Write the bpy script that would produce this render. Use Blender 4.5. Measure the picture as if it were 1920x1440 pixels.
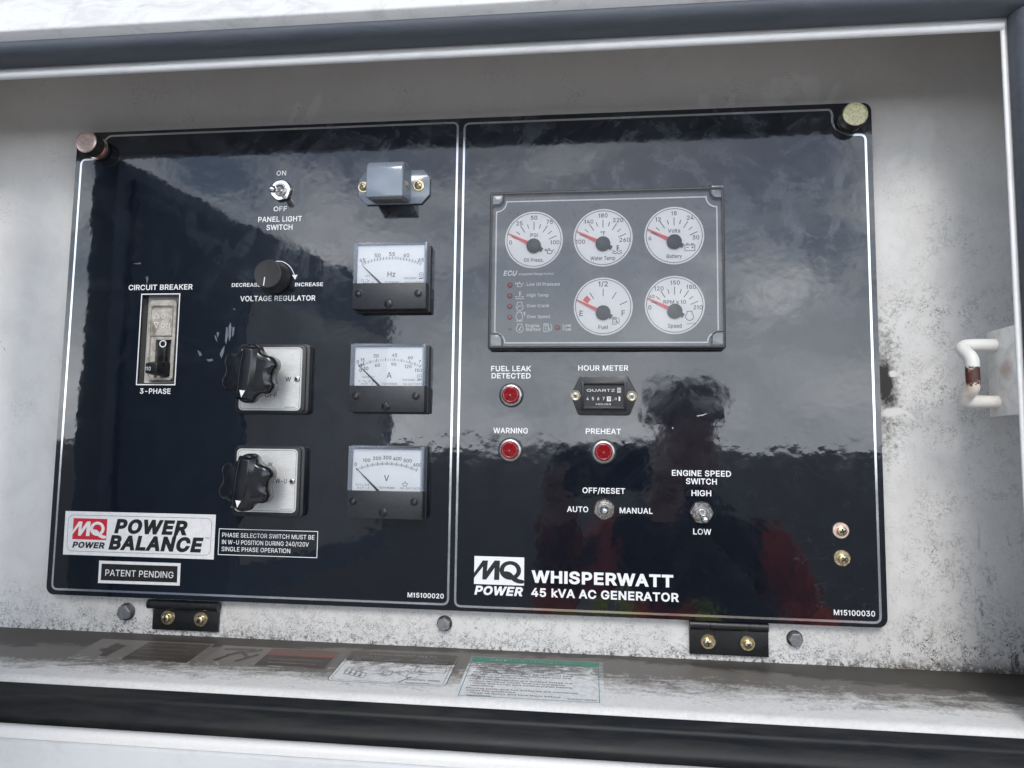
import bpy, bmesh, math, random
from mathutils import Vector, Matrix
from mathutils.geometry import delaunay_2d_cdt
random.seed(4)
PI = math.pi
for o in list(bpy.data.objects): bpy.data.objects.remove(o)
SC = bpy.context.scene
COL = SC.collection

# ------------------------------------------------------------------ camera, sky, sun, exposure
FPX = 1310.0
CAM = Vector((0.43251434, -0.52736257, 0.1242115))
RIGHT = Vector((0.9937925, 0.11044128, 0.0133859))
UP = Vector((-0.00369768, -0.08746533, 0.9961607))
BACK = Vector((0.11118806, -0.99002654, -0.08651401))
cam = bpy.data.cameras.new('camera'); camo = bpy.data.objects.new('camera', cam); COL.objects.link(camo)
cam.sensor_width = 36; cam.lens = 36*FPX/1920; cam.clip_start = 0.005; cam.clip_end = 2000
camo.matrix_world = Matrix(((RIGHT.x, UP.x, BACK.x, CAM.x), (RIGHT.y, UP.y, BACK.y, CAM.y), (RIGHT.z, UP.z, BACK.z, CAM.z), (0, 0, 0, 1)))
SC.camera = camo

SUN_EL, SUN_AZ = math.radians(38), math.radians(180)      # azimuth measured clockwise from +Y
wd = bpy.data.worlds.new('World'); SC.world = wd; wd.use_nodes = True
nt = wd.node_tree; nt.nodes.clear()
def wn(t, **k):
    n = nt.nodes.new(t)
    for a, b in k.items(): setattr(n, a, b)
    return n
sky = wn('ShaderNodeTexSky', sky_type='NISHITA', sun_disc=False, sun_elevation=SUN_EL, sun_rotation=SUN_AZ)
sky.air_density = 1.0; sky.dust_density = 0.6
tc = wn('ShaderNodeTexCoord')
mp = wn('ShaderNodeMapping'); mp.inputs['Scale'].default_value = (1.0, 1.0, 2.0); mp.inputs['Location'].default_value = (2.3, 0.4, 0.7)
cn = wn('ShaderNodeTexNoise'); cn.inputs['Scale'].default_value = 2.6; cn.inputs['Detail'].default_value = 9; cn.inputs['Roughness'].default_value = 0.62; cn.inputs['Distortion'].default_value = 0.5
cr = wn('ShaderNodeValToRGB'); cr.color_ramp.elements[0].position = 0.48; cr.color_ramp.elements[1].position = 0.63
cn2 = wn('ShaderNodeTexNoise'); cn2.inputs['Scale'].default_value = 4.0; cn2.inputs['Detail'].default_value = 8
cr2 = wn('ShaderNodeValToRGB'); cr2.color_ramp.elements[0].position = 0.3; cr2.color_ramp.elements[1].position = 0.7
cr2.color_ramp.elements[0].color = (11.0, 12.0, 13.4, 1); cr2.color_ramp.elements[1].color = (25, 25.6, 26.4, 1)
mx = wn('ShaderNodeMix', data_type='RGBA')
bg = wn('ShaderNodeBackground'); bg.inputs['Strength'].default_value = 0.11
ow = wn('ShaderNodeOutputWorld')
L = nt.links.new
L(tc.outputs['Generated'], mp.inputs['Vector']); L(mp.outputs[0], cn.inputs['Vector']); L(mp.outputs[0], cn2.inputs['Vector'])
L(cn.outputs['Fac'], cr.inputs[0]); L(cn2.outputs['Fac'], cr2.inputs[0])
lowc = wn('ShaderNodeMapRange'); lowc.inputs[1].default_value = 0.06; lowc.inputs[2].default_value = 0.26; lowc.inputs[3].default_value = 1.0; lowc.inputs[4].default_value = 0.0
sep0 = wn('ShaderNodeSeparateXYZ'); L(tc.outputs['Generated'], sep0.inputs[0]); L(sep0.outputs[2], lowc.inputs[0])
cov = wn('ShaderNodeMath', operation='MAXIMUM'); L(cr.outputs[0], cov.inputs[0]); L(lowc.outputs[0], cov.inputs[1]); L(cov.outputs[0], mx.inputs['Factor']); L(sky.outputs[0], mx.inputs['A']); L(cr2.outputs[0], mx.inputs['B'])
sep = wn('ShaderNodeSeparateXYZ'); L(tc.outputs['Generated'], sep.inputs[0])
hz = wn('ShaderNodeMapRange'); hz.inputs[1].default_value = 0.0; hz.inputs[2].default_value = 0.75; hz.inputs[3].default_value = 1.25; hz.inputs[4].default_value = 0.72; L(sep.outputs[2], hz.inputs[0])
vm = wn('ShaderNodeVectorMath', operation='SCALE'); L(mx.outputs['Result'], vm.inputs[0]); L(hz.outputs[0], vm.inputs['Scale'])
L(vm.outputs[0], bg.inputs[0]); L(bg.outputs[0], ow.inputs[0])

sl = bpy.data.lights.new('sun', 'SUN'); sl.energy = 1.15; sl.angle = math.radians(20); sl.color = (1, 0.955, 0.89)
so = bpy.data.objects.new('sun', sl); COL.objects.link(so)
sd = Vector((math.sin(SUN_AZ)*math.cos(SUN_EL), math.cos(SUN_AZ)*math.cos(SUN_EL), math.sin(SUN_EL)))
so.rotation_euler = sd.to_track_quat('Z', 'Y').to_euler(); so.location = (0, -3, 4)
vs = SC.view_settings
SC.display_settings.display_device = 'sRGB'
vs.view_transform = 'Standard'; vs.look = 'None'; vs.gamma = 1; vs.use_curve_mapping = False; vs.exposure = 0.50
SC.cycles.max_bounces = 8; SC.cycles.transparent_max_bounces = 12

# ------------------------------------------------------------------ frames: planes of the place
class Frame:
    def __init__(s, O, U, V, N): s.O, s.U, s.V, s.N = Vector(O), Vector(U).normalized(), Vector(V).normalized(), Vector(N).normalized()
    def pt(s, a, b, h=0): return s.O + s.U*a + s.V*b + s.N*h
    def px(s, x, y, h=0):
        d = RIGHT*((x-960)/FPX) - UP*((y-720)/FPX) - BACK
        o = s.O + s.N*h
        k = (o-CAM).dot(s.N)/d.dot(s.N)
        q = CAM + d*k - o
        return q.dot(s.U), q.dot(s.V)
    def sc(s, x, y, h=0):
        a, b = s.px(x-1, y, h), s.px(x+1, y, h); c, d = s.px(x, y-1, h), s.px(x, y+1, h)
        return (b[0]-a[0])/2, (c[1]-d[1])/2
PW, PH = 0.640, 0.3823
P = Frame((0, 0, 0), (1, 0, 0), (0, 0, 1), (0, -1, 0))                    # face of the control panel
WALLY = 0.008
W = Frame((0, WALLY, 0), (1, 0, 0), (0, 0, 1), (0, -1, 0))                # painted wall behind it
ZB = -0.0295
SL = math.tan(math.radians(6))
S = Frame((0, WALLY, ZB), (1, 0, 0), (0, 1, SL), (0, -SL, 1))             # sloping shelf under it
G = Frame((0, 0, 0), (1, 0, 0), (0, 1, 0), (0, 0, 1))                     # plain world axes

# ------------------------------------------------------------------ mesh builder
# sans-serif letter outlines (polygons, cap height 682 units), two characters per number
LETTERS = r"""-0?.X-6.X,D+;,D+;-6
.,D*})P*e)U*P)c*C)w*>*3*C*K*P*_*e*m*}*q+9*m+M*_+[*K+`*3+[)w+M)c+9)U
/-<-)1P*[(I)j(I,71P
00?,y)M,1)W+P)w*|*O*X+:*I+s*?,W*<-C*?./*I.n*Y/K*}07+Q0k,21/,y19-e1/.E0k.u07/=/K/M.n/V.//Y-C/V,W/M+s/=+:.v*O.E)w-e)W ,y*>-L*F-t*`.8+-.O+d.],L.b-C.].9.O.~.8/Y-t0&-L0@,y0H,I0@+~0&+_/Y+G.~+9.9+4-C+9,L+G+d+_+-+~*`,I*F
10?*d)V*d*E/F*E/F)V -a10-a)V,f)V,f09,b09*p.u*p/w,R10
20?*R)V*R*<-(,|-L-G-i-j.$.-.5.J.>.h.A/,.=/N.0/l-w0)-]0:-=0E,u0H,O0D,/08+p0#+]/e+P/D+L.z*T.z*[/Y*q01+60Z+c0z,<13,w19-U13..0{.X0].y05/2/b/9/-/5.c/+.>.t-s.V-I./,s-T,9+p*M+p*H/D*H/D)V
30?,m)M,0)R+T)d+$*#*Z*I*A*x*7+S+4+S+<+2+L*r+d*[,%*K,G*B,n*?-;*B-`*M-~*a.:*y.H+>.M+e.I,..<,O.$,l-_-&-3-5,V-:+u-:+u.$-q09-q0>*Y0>*Y10/-10/-0I,d-d,d-r-P-r.1-a.c-A/+,s/A,A/I+e/A+,/+*U.b*,.2)h-S)S
40?*1+/*1+w-910.510+4,%+4+}/e+}/e+/ -i)V-i+D-i+g-i.>.a.>.a)V
50?,r)M,7)S+_)f+2*&*l*M*U*z*L+Q+F+Q+L+3+[*t+q*^,0*M,O*B,r*?->*D-a*R-~*j.9+..G+R.K+|.G,K.8,q-}-6-_-M-;-],m-b,J-_,)-V+f-H+N-8*V-A*~10/$10/$0>+m0>+U.(+Y.(+s.:,6.H,X.P,}.S-O.O-y.B.C...d-m.}-K/6-#/B,R/F+~/?+>/)*b.a*3.2)k-U)T
60?,x)M,;)T+b)k+5*2*n*a*X+=*Q+|*W,S*h-.++-m+Z.]-@10.D10+m-L+f-L+q-`,$-q,8.#,N./,h.7-).9-d.3.;-z.f-Z/)-0/=,V/C+v/<+8/&*^.`*1.4)j-Y)T ,x*=-C*B-d*P.$*g.9+*.G+M.K+v.G,C.9,g.$-)-d-?-C-M,x-R,R-M,1-?+q-*+[,h+N,D+J+w+N+N+[+*+q*h,1*P,R*B
70?+#)V.E09.E0>*O0>*O10/F10/F09,$)V
80?,x)M,6)S+X)f+)*(*`*O*I*~*B+W*F,&*S,N*i,p+)-1+J-E+p-Q+p-T+A-i*y.1*c._*Z/8*b/j*v0;+;0a+f0},>13,x19-V13..0}.X0a.y0;/3/j/:/8/2._.w.1.S-i.&-T.&-Q.K-E.l-1/,,p/A,N/O,&/S+W/L*~/5*O.m*(.=)f-_)S ,x*>-H*B-m*M./*`.E*x.S+:.W+].S,%.D,E.-,`-j,t-E-$,x-),O-$,+,t+h,`+P,E+B,%+=+]+A+:+O*x+f*`,(*M,M*B ,x-s-@-w-_.&-x.8.0.O.<.l.@/1.</R.0/n-y0*-`0;-@0E,x0I,T0E,60;+x0*+e/n+X/R+T/1+X.l+e.O+x.8,6.&,U-w
90?,x19-Y12.40w.a0T/&0%/</I/C.f/>.3/.-X.j,u.:,*,U)V+Q)V.(-:.0-:.$-&-p,q-],c-F,W--,O,m,M,2,S+Z,h+0-,*l-V*X.0*Q.l*X/N*o0)+50U+b0x,<12 ,x0I,R0D,106+q/{+[/]+N/9+J.l+N.C+[-{+q-^,1-G,R-9,x-4-C-9-d-G.$-^.:-z.G.B.K.k.G/8.:/].$/z-e06-C0D
A0d)m)V,V10-a100M)V/L)V-p.*-b.T-P/--=/m-$0b-70b,z/m,f/+,G.**o)V +5+a+5,R/*,R/*+a
B0D*M)V*M10-110-s1*.M0s.w0U/901/J/`/P///L.b/@.A//.&.s-n.W-_.:-S.:-N.[-G.|-7/>,z/U,X/f,0/k+Y/e+&/R*U/4*0.c)o.()]-8)V +I*H-6*H-{*P.N*h.i+/.q+Y.m+{.`,>.J,X..,m-e,z-;,~+I,~ +I-n---n-Q-q-q-|.1.2.E.J.R.g.V/-.O/W.7/z-j06-00>+I0>
C12-T)M,w)R,A)a+l)x+A*>*x*g*Y+<*D+u*6,X*2-C*6.-*D.l*Y/I*x/z+A0H+l0i,A1%,w14-T19.-15.]1*/.0r/U0X/x0708/l0M/?0Z.h/^.h/S/./D/K/0/e.t/y.X0..;0:-v0A-T0C,t0;,>/~+m/W+J.}+4.9+--C+4,M+J+e+m+/,>*c,t*K-T*C-v*E.;*L.X*X.t*i/0*~/D+;/S+X/^+z0Z+z0M+H09*w/x*O/U*//.)p.^)].-)Q
D1&,n)V*~)V*~*H,i*H-Z*P.>*i.o+5/6+k/J,Q/Q-D/J.7/6.x.p/R.@/y-`06,q0>*z0>*z10,w10-[1+.:0y.n0b/Q000$/F0:.k0G..0K-D0G,[0:+y0$+A/c*m/=*E.k*$.6)i-U)[ +I10+I)V*M)V*M10
E/l*M)V*M10/-10/-0>+I0>+I-n.q-n.q,|+I,|+I*H/1*H/1)V
F/a*M)V*M10/)10/)0>+I0>+I-d.e-d.e,r+I,r+I)V
G1@-V)M,w)R,A)a+k)y+@*>*w*h*Y+=*C+u*6,X*2-C*6.-*C.l*Y/I*w/z+?0H+k0i,?1%,t14-Q19.+15.]1)//0q/W0U/y040:/i0O/=0].h/^.h/Q/-/A/I/./c.r/w.X0-.;09-v0A-R0C,s0;,>0#+l/W+J.}+4.9+--C+4,M+J+e+m+/,?*d,u*K-V*C.3*I.c*[//*z/M+G/a+y/g,W0%,S-j,S-j-E0b-E0b,T0X+`0<*w/l*>/3)p.I)U
H1;*M)V*M10+I10+I-r/H-r/H100D100D)V/H)V/H-$+I-$+I)V
I.&*%)V*%*H+@*H+@0>*%0>*%10-W10-W0>,=0>,=*H-W*H-W)V
J/M,@)M+H)Z*b*(*B*P*/+)*(+f*(,0+$,0+$+f+-+.+E*a+k*G,@*?,p*G-:*a-R+.-Z+f-Z10.W10.W+f.Q+).>*P-y*(-7)Z
K0R+.+f+.,k+E-.+^-L+u-j,2.+,J.F,e.b.|100910-#-a,z-a *M)V*M10+I10+I.T+H,w+I,K+I)V /-)V,D-I,{.309)V
L/I*M)V*M10+I10+I*H.y*H.y)V
M2w*M)V*M10+n10-c,C-i,2-p+x.$+F.5*m.C*=.0*=.>*l.N+D.`+w.m,C0`102$102$)V1*)V1*-u1*.J1+/(1-/e1.0E150E1,0$0|/`0g.{0S.C0C-u._)V-o)V,,-u+x.B+e.y+O/^+80E+A0E+C/i+D/,+E.L+E-u+E)V
N1D*M)V*M10+Y10.a,=.m,*.{+m/0+P/B+1/S*j/f*F/Y*D/U*j/S+3/R+U/Q+v/Q,M/Q100M100M)V/A)V,W-t,6.O+~.o+i/9+20>+B0@+F/<+I.L+J-u+J)V
O1Q-T)M,w)R,A)a+m)x+A*>*x*g*Z+<*D+u*6,X*2-C*6.-*D.l*Z/I*x/z+A0H+m0i,A1%,w14-T19.214.g1%/<0i/h0H00/z0N/I0e.l0r.-0v-C0r,X0e+u0N+<00*g/h*>/<)x.g)a.2)R -T*C.4*K.i*c/;+./^+d/t,L/|-C/t.:/^.~/;/X.i0#.40;-T0C,u0;,?0#+m/W+J.}+4.9+--C+4,L+J+d+m+.,?*c,u*K
P04*M)V*M10-)10-r1).R0n/$0L/D/{/X/F/_.g/X.,/D-R/$-%.R,_-r,H-),A+4,A+4-3-%-3-V-8-}-E.?-[.S-y._.@.c.g._/2.S/T.?/q-}0,-V09-$0>+I0>+I)V
Q1Q-7+x.7+x/)*o/<*S0T(q/S(q.d){.P*9 -T)M,w)R,A)a+m)x+A*>*x*g*Z+<*D+u*6,X*2-C*6.-*D.l*Z/I*x/z+A0H+m0i,A1%,w14-T19.214.g1%/<0i/h0H00/z0N/I0e.l0r.-0v-C0r,X0e+u0N+<00*g/h*>/<)x.g)a.2)R -T*C.4*K.i*c/;+./^+d/t,L/|-C/t.:/^.~/;/X.i0#.40;-T0C,u0;,?0#+m/W+J.}+4.9+--C+4,L+J+d+m+.,?*c,u*K
R0:*M)V*M10-*10-s1).S0p/$0O/E0$/X/L/`.m/X.2/E-Z/$-0.R,l-s,X-*,Q*~,Q*~-D-&-D-W-H-~-T.@-h.S.&.`.G.d.m.`/8.S/Y.@/t-~0--W0:-%0>+I0>+I)V .n)V,~,|.*,|/y)V
S07,u)J,/)P+M)c*w*%*R*M*:*}*/+Y+.+Y+6+5+G*s+b*[,&*K,L*A,u*>-F*B-n*M.4*`.N*x._+;.d+^.`+{.Q,8.<,K-|,Z-Z,h-6,s,>-/+M-K*q-s*M.I*B/-*I/d*a08++0`+Z0|,913,y19-_13.<0|.k0`/409/J/h/S/5.X/5.J/c.)0*-T0@,w0G,L0C,(08+f0&+O/l+A/P+</1+B.m+R.S+j.@,+.1,I.%,f-x-P-e-p-[.6-O.V-@.v--/6,o/K,Q/Y,-/^+]/V+&/@*Q.w*).E)e-c)Q
T09*&0>*&10/j10/j0>-F0>-F)V,J)V,J0>
U1;-I)K,X)S+q)l+;*6*o*h*U+H*M,0*M10+I10+I,7+N+d+`+:+z*r,C*W,p*G-I*A-~*G.O*W.t*r/3+:/C+d/H,7/H100E100E,00=+H0#*h/V*6.|)l.:)S
V0d,Y)V)m10*n10,J,],X,4,j+Z,~*u-:*$-(*$-@*v-T+[-f,4-s,]/K100M10-d)V
W3k+s)V)m10*k10+~,O,+,-,3+f,B*z,I*V,P*1,F*1,T*z,[+B,d+f,u,O./10/7100K,O0T,-0]+f0m*z0t*V0{*10p*10~*z1*+B12+f1C,O2U103T101M)V0C)V/&.E.w.r.l/G.b/|.V0^.j0^.`0#.U/K.J.v.>.E,~)V
X0])o)V,l-l,l-+)~10+.10,6/S,J/6,Y.y,h.c,u.M-%.6-4-v-$-v-@.M-L.c-Z.y.#/S//100610-I-.-I-o0C)V/:)V-w+O-V,$-I,:-=,N-1,e,~-#-6-#-(,f,w,O,k,;,],%,<+O*x)V
Y0Y,Y)V,Y,`)m10*w10,J.c,`.>,s-w-*-P-=,~,u,~-,-Q-?-x-Q.?-g.c/9100B10-U,`-U)V
Z0,*4)V*4*:-^/>-s/^../|.^0_.g0A.=0?-n0>,t0>*20>*210/N10/N0K,*+O+n+.+U*i+#*(*v*E+D*G+o*H,h*H/R*H/R)V
a/D+y)K+J)O*|)^*W)t*<*8*+*_*$+3*)+Z*6+{*J,8*e,K+(,Y+J,c+n,j,7,p-&,y-@,}-R-)-]-3-`-C-`-F-]-d-S-}-E.5-0.D,p.M,N.P,-.M+k.D+R.7+@.&+2-q+(-^*3-u*H.D*f.e+..|+T/1+~/:,L/=,j/<-./7-O/--n.x...a.D.A.S-t.W-?.W)V-b)V-b*B-[*B-P*/-@)x-*)g,j)W,G)N ,,*9,W*=,{*K-;*`-O*z-[+<-`+[-`,F-W,A-J,<-8,8-#,4,j,0,T,.,3,)+r,#+V+x+?+m+-+^*|+I*x+/*|*r++*^+;*M+P*B+j*;
b/t,})K,Q)O,/)[+p)m+[*%+L*:+@*K+8*K+8)V*B)V*B10+:10+:.@+@.@+L.P+Z.d+o.x,./.,P/9,|/=-^/5.7.x.d.Q/*-w/>-6/E,E/>+T/**n.d*9.8)m-^)S ,p*;-A*A-f*T.&*s.;+>.H+m.L,F.H,z.<-L.&-s-f.5-A.H,p.N,D.H+{.6+_-u+J-N+=,|+9,F+=+l+J+<+_*q+|*S,D*A
c/L,_)K+x)S+?)m*k*9*G*o*1+T**,C*1-4*G-u*k.O+?.w+x/5,_/=-(/;-K/4-k/(.-.r.F.^.].D.n.&.z-b.*-M-~-a-t-s-h.&-X.5-F.?-3.H,w.L,_.N,0.H+f.4+H-p+3-H+&,v*~,C+&+m+3+?+H*t+f*T,0*A,_*:,x*<-3*A-G*I-Y*U-i*c-v*t.$++.,+?.|++.o*e.^*G.H*../)t-m)c-K)U-))N
d/t,N)K+m)S+7)m*g*9*E*n*1+T**,E*1-6*E-w*g.Q+8.x+m/5,N/=,z/9-A/.-[.x-p.d.#.P./.@.5.@.510/,10/,)V.7)V.7*K./*K.#*:-p*%-[)m-@)[,y)O ,Z*;-+*A-O*S-l*q.$+<.2+l.6,F.2,|.%-N-l-u-O.6-+.H,Z.N,..H+e.5+H-s+3-L+&,z*~,F+&+m+4+>+H*s+f*T,/*A
e/W,e)K+z)S+?)m*k*9*G*o*1+S**,B*1-2*F-s*i.N+<.w+u/5,[/=-*/:-R//-y.x.@.^.^.:.t-i/&-2/,,L/,,+*a,+*a,q.Y,q.3,W./-,-~-V-j-y-N.9-+.I,[.O,0.I+g.8+I-y+4-W+&-2*~,d*~,6+&+]+6+0+M*i+n*N,9*?,f*:-(*<-B*C-Y*N-n*^-}*r..+/.~*w.o*Q.U*1.5)q-j)]-<)O
f-B,{/7,{.J)`.J)`/7 *i)V*i/~*n0J*}0l+:1++W1>+z1I,C1L,^1K,s1H-(1D-31@,z0T,s0V,i0Y,]0[,M0[,-0W+r0I+e01+a/l+a)V
g/u,^&@,)&D+U&O+/&a*k&w*R(7*@(S+*({+6(j+E(X+X(G+r(:,6(1,^(.-<(5-i(K.,(r.5)N.5*X./*X-~*G-o*4-Z)|-@)l,y)a,M)]+n)e+9){*h*D*F*v*1+Y**,H*1-8*F-x*h.Q+9.x+n/5,O/=,{/:-B/.-].x-q.e.$.P.0.@.8.@.8/7/-/7/-)J/%(i.k(8.G&n-u&T->&E ,[*K-,*Q-O*b-m*|.%+D.3+q.7,J.3,~.%-P-m-v-P.7-,.H,[.N,/.H+f.6+H-t+4-N+&,}*~,J+&+s+4+F+H*~+f*c,/*Q
h/a+:,y+:)V*B)V*B10+:10+:-p++-p+H.Q+o.z,C/6,z/=-O/8-{/(.C.h.^.B.n-m.t-0.t)V-|)V-|-)-t-_-].,-7.E,b.M,?.I+{.=+`.*+K-j+?-G
i,&*B)V*B/7+:/7+:)V *m02*V06*D0A*80S*30i*80~*D14*V1@*m1D+(1@+;14+G0~+K0i+G0S+;0A+(06
j,&*B/7+:/7+:).+7(]+*(7*p&t*S&^*.&O)[&K)I&K)I(<)Y(<)x(A*2(P*>(i*B)/ *m02*V06*D0A*70S*30i*70~*D14*V1@*m1D+(1@+:14+G0~+K0i+G0S+:0A+(06
k/8+5+Y+5,e+D,e-l/7.x/7,?,S,6,S *B)V*B10+:10+:)V -y)V+i,A,H,|/-)V
l,F+^)S+))Z*`)r*J*<*B*n*B10+:10+:+%+=*d+C*P+P*E+g*B+r*B+z*B,+*E,:)Z,/)W+|)U+m)S
m2^*B)V*B/7+8/7+9-{+2-{+@.E+T.e+m.|,//2,N/<,o/@-G/7-p.y.2.P.B-z.7-z.D.B.X.a.t.y/8/1/]/<0)/@0T/;0{/,1A.o1[.L1l-{1r-D1r)V0z)V0z-B0r-s0Y.708.I/l.O/K.K/0.A.t.0.d-t.Y-X.U-9.U)V-_)V-_-J-V-r-A.5,|.I,S.O,6.L+v.A+^.0+K-s+>-S+:--+:)V
n/`+:,y+:)V*B)V*B/7+8/7+8-p++-p+H.Q+o.z,C/6,z/=-O/8-z/(.B.h.^.B.n-m.t-0.t)V-|)V-|-)-t-_-].,-7.E,b.M,?.I+{.=+`.*+K-j+?-G
o/h,_)K+x)S+?)m*k*9*G*o*1+T**,C*1-4*G-u*k.O+?.w+x/5,_/=-E/5.#.w.S.O.w-u/2-4/9,C/2+T.w*o.S*9.#)m-E)S ,_*:-3*A-X*T-v*t.0+?.<+m.@,C.<,v.0-H-v-p-X.4-3.H,_.N,0.H+f.4+H-p+3-H+&,v*~,C+&+m+3+?+H*t+f*T,0*A
p/t*B&K*B/7+8/7+8.@+@.@+K.P+Z.d+o.x,./.,P/9,|/=-^/5.7.x.d.Q/*-w/>-6/E,E/>+T/**n.d*9.8)m-^)S,})K,Q)O,/)[+p)m+[*%+L*:+@*K+:*K+:&K ,p*;-A*A-f*T.&*s.;+>.H+m.L,F.H,z.<-L.&-s-f.5-A.H,p.N,D.H+{.6+_-u+J-N+=,|+9,F+=+l+J+<+_*q+|*S,D*A
q/t/,&K.5&K.5*K./*K-~*:-o*%-Z)m-@)[,y)O,N)K+m)S+7)m*g*9*E*n*1+T**,E*1-6*E-w*g.Q+8.x+m/5,N/=,z/9-A/.-[.x-p.d.#.P./.@.7.@.7/7/,/7 ,Z*;-+*A-O*S-l*q.$+<.2+l.6,F.2,|.%-N-l-u-O.6-+.H,Z.N,..H+e.5+H-s+3-L+&,z*~,F+&+m+4+>+H*s+f*T,/*A
r-I*B)V*B/7+8/7+8.B+=.B+P.f+o/%,:/8,g/>,|/=-4/<-4.D,}.G,n.H,^.I,<.E+x.:+_.(+K-k+>-M+:-,+:)V
s.~,<)K+e)O+8)[*n)o*O*/*9*Q*,*{*{+1+/*g+H*M+l*>,;*9,l*?-6*P-M*i-U+,-Q+D-C+X-++h,e+s+k,,+.,A*^,`*C-,*;-^*A.,*S.P*q.o+</++k/9,C/=,t/9-B/--e.u.$.[.9.<.F-t-U-c-H-~-3.;,o.L,C.R+t.M+R.=+;.$+4-c+9-H+H-4+c-$,.,t,},b-_,L./,..H+b.P+1.J*a.7*;-t)w-J)`,u)P
t,z,Y/7,Y.J)`.J)`/7 *S0X+K0X+K+$+N*c+X*N+l*C,,*?,5*?,@*@,W*D,g)X,X)U,I)R,9)Q,*)Q+I)Y*x)t*]*B*S*y
u/a,<)O+g)T+<)e*t*$*Y*K*H*|*B+]*B/7+:/7+:+d+B+.+Z*a,#*H,T*?,x*C-<*O-V*d-k+#-x+F-|+p-|/7.t/7.t)V.#)V.#*x.0*x-n*;-G)n,s)W
v/D+})V)n/7*n/7,%+s,5+D,C*q,O*D,])s,?)s,L*D,X*q,f+D,u+s.-/7/,/7,x)V
w2#+Z)V)u/7*r/7+U,h+c,6+q+Y,$*x,3*3,$*3,3*v,A+W,O,4,],h-@/7.</7.z,h/,,5/:+X/G*w/U*3/G*3/U*v/e+W/s,40$,h0e/71a/7/{)V/()V.@,..,,w-~-@-u-g-b.Y-u.Y-b-g-N,v-D,Q-:,.,R)V
x/6)s)V,.,m,-,-)}/7+(/7+i..,$-e,8-B,K,|,_,],3,],F,|,W-B,k-e-&..-i/7.l/7,a,*,a,h.u)V-o)V,~*o,h+8,T+X,B+y,0,<,Z,<,H+y,7+X,$+8+j*o*x)V
y/D*<&P*N(=*](;*s(8+-(9+@(@+Q(M+`(c+m)%+})T)n/7*n/7,%+s,5+D,B*q,O*D,])s,>)s,K*D,W*q,f+D,u+s.-/7/,/7,Z(c,I(>,5&|+x&e+^&T+?&K*x&G*d&H*S&J*E&M
z/8*4)V*4*9-C.@-C.E*<.E*</7.R/7.R.P+K*M+K*H.Z*H.Z)V
~0?*B+l*F,D*T,m*k-0+,-D+L-O+n-S,3-O,Q-E,p-2-8,q-M,_-_,R-o,K.$,I.>,N.Q,_._,y.c-A/R-A/N,i/@,@/*+~.i+i.I+^.(+Y-b+^-C+i-#+|,^,<,G,N,6,Y,&,a+q,c+X,^+D,O+7,6+3+l
°.<+w-j+N-p+).#*d.<*K.]*;/%*6/O*;/y*K0C*d0c+)0|+N10+w15,E10,j0|-/0c-G0C-W/y-]/O-W/%-G.]-/.<,j.#,E-p +w.T,3.W,G.a,X.n,g/#,p/8,s/O,p/f,g/{,X02,G0?,30H+w0K+a0H+K0?+:02+,/{+#/f*|/O+#/8+,/#+:.n+K.a+a.W
 ,D"""
_AL = ''.join(chr(i) for i in range(35, 127) if chr(i) not in "\\'")
def _num(t): return [_AL.index(t[i])*len(_AL)+_AL.index(t[i+1])-500 for i in range(0, len(t), 2)]
FONT = {}
for ln in LETTERS.split('\n'):
    ad = _num(ln[1:3])[0]; cs = []
    for part in ln[3:].split(' '):
        if part: q = _num(part); cs.append([(q[i]/1000, q[i+1]/1000) for i in range(0, len(q), 2)])
    FONT[ln[0]] = (ad/1000, cs)
FONT['I'] = FONT['l'] = (.205, [[(.055, 0), (.150, 0), (.150, .682), (.055, .682)]])
FONT['l'] = (.200, [[(.058, 0), (.143, 0), (.143, .70), (.058, .70)]])
FONT['1'] = (.400, [[(.185, 0), (.275, 0), (.275, .682), (.208, .682), (.176, .606), (.060, .572), (.060, .505), (.185, .505)]])
_cache = {}; _glyph = {}
def glyph(ch, bold):
    k = (ch, bold)
    if k in _glyph: return _glyph[k]
    ad, cs = FONT[ch]; vs = []; fs = []
    if cs:
        area = lambda c: sum(a[0]*b[1]-b[0]*a[1] for a, b in zip(c, c[1:]+c[:1]))
        sg = 1 if area(max(cs, key=lambda c: abs(area(c)))) > 0 else -1
        if bold: cs = [inset(c, -bold*sg) for c in cs]                # heavier weight: push every contour outwards
        pts = []; ed = []
        for c in cs:
            n0 = len(pts); pts += [Vector(p) for p in c]; ed += [(n0+i, n0+(i+1) % len(c)) for i in range(len(c))]
        ov, _, of, *_r = delaunay_2d_cdt(pts, ed, [], 0, 1e-5)
        def wind(x, y):
            w = 0
            for c in cs:
                for (ax, ay), (bx, by) in zip(c, c[1:]+c[:1]):
                    if (ay <= y) != (by <= y):
                        t = (y-ay)/(by-ay)
                        if ax+t*(bx-ax) > x: w += 1 if by > ay else -1
            return w
        for f in of:
            if wind(sum(ov[i].x for i in f)/len(f), sum(ov[i].y for i in f)/len(f)) * sg > 0: fs.append(tuple(f))
        used = sorted({i for f in fs for i in f}); mp_ = {a: b for b, a in enumerate(used)}
        vs = [(ov[i].x, ov[i].y) for i in used]; fs = [tuple(mp_[i] for i in f) for f in fs]
    _glyph[k] = (ad, vs, fs); return _glyph[k]
def glyphs(body, bold):
    k = (body, bold)
    if k not in _cache:
        x = 0; vs = []; fs = []
        for ch in body:
            ad, gv, gf = glyph(ch, bold); n0 = len(vs)
            vs += [(a+x, b) for a, b in gv]; fs += [tuple(i+n0 for i in f) for f in gf]
            x += ad + bold*1.3
        _cache[k] = (vs, fs)
    return _cache[k]
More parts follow.
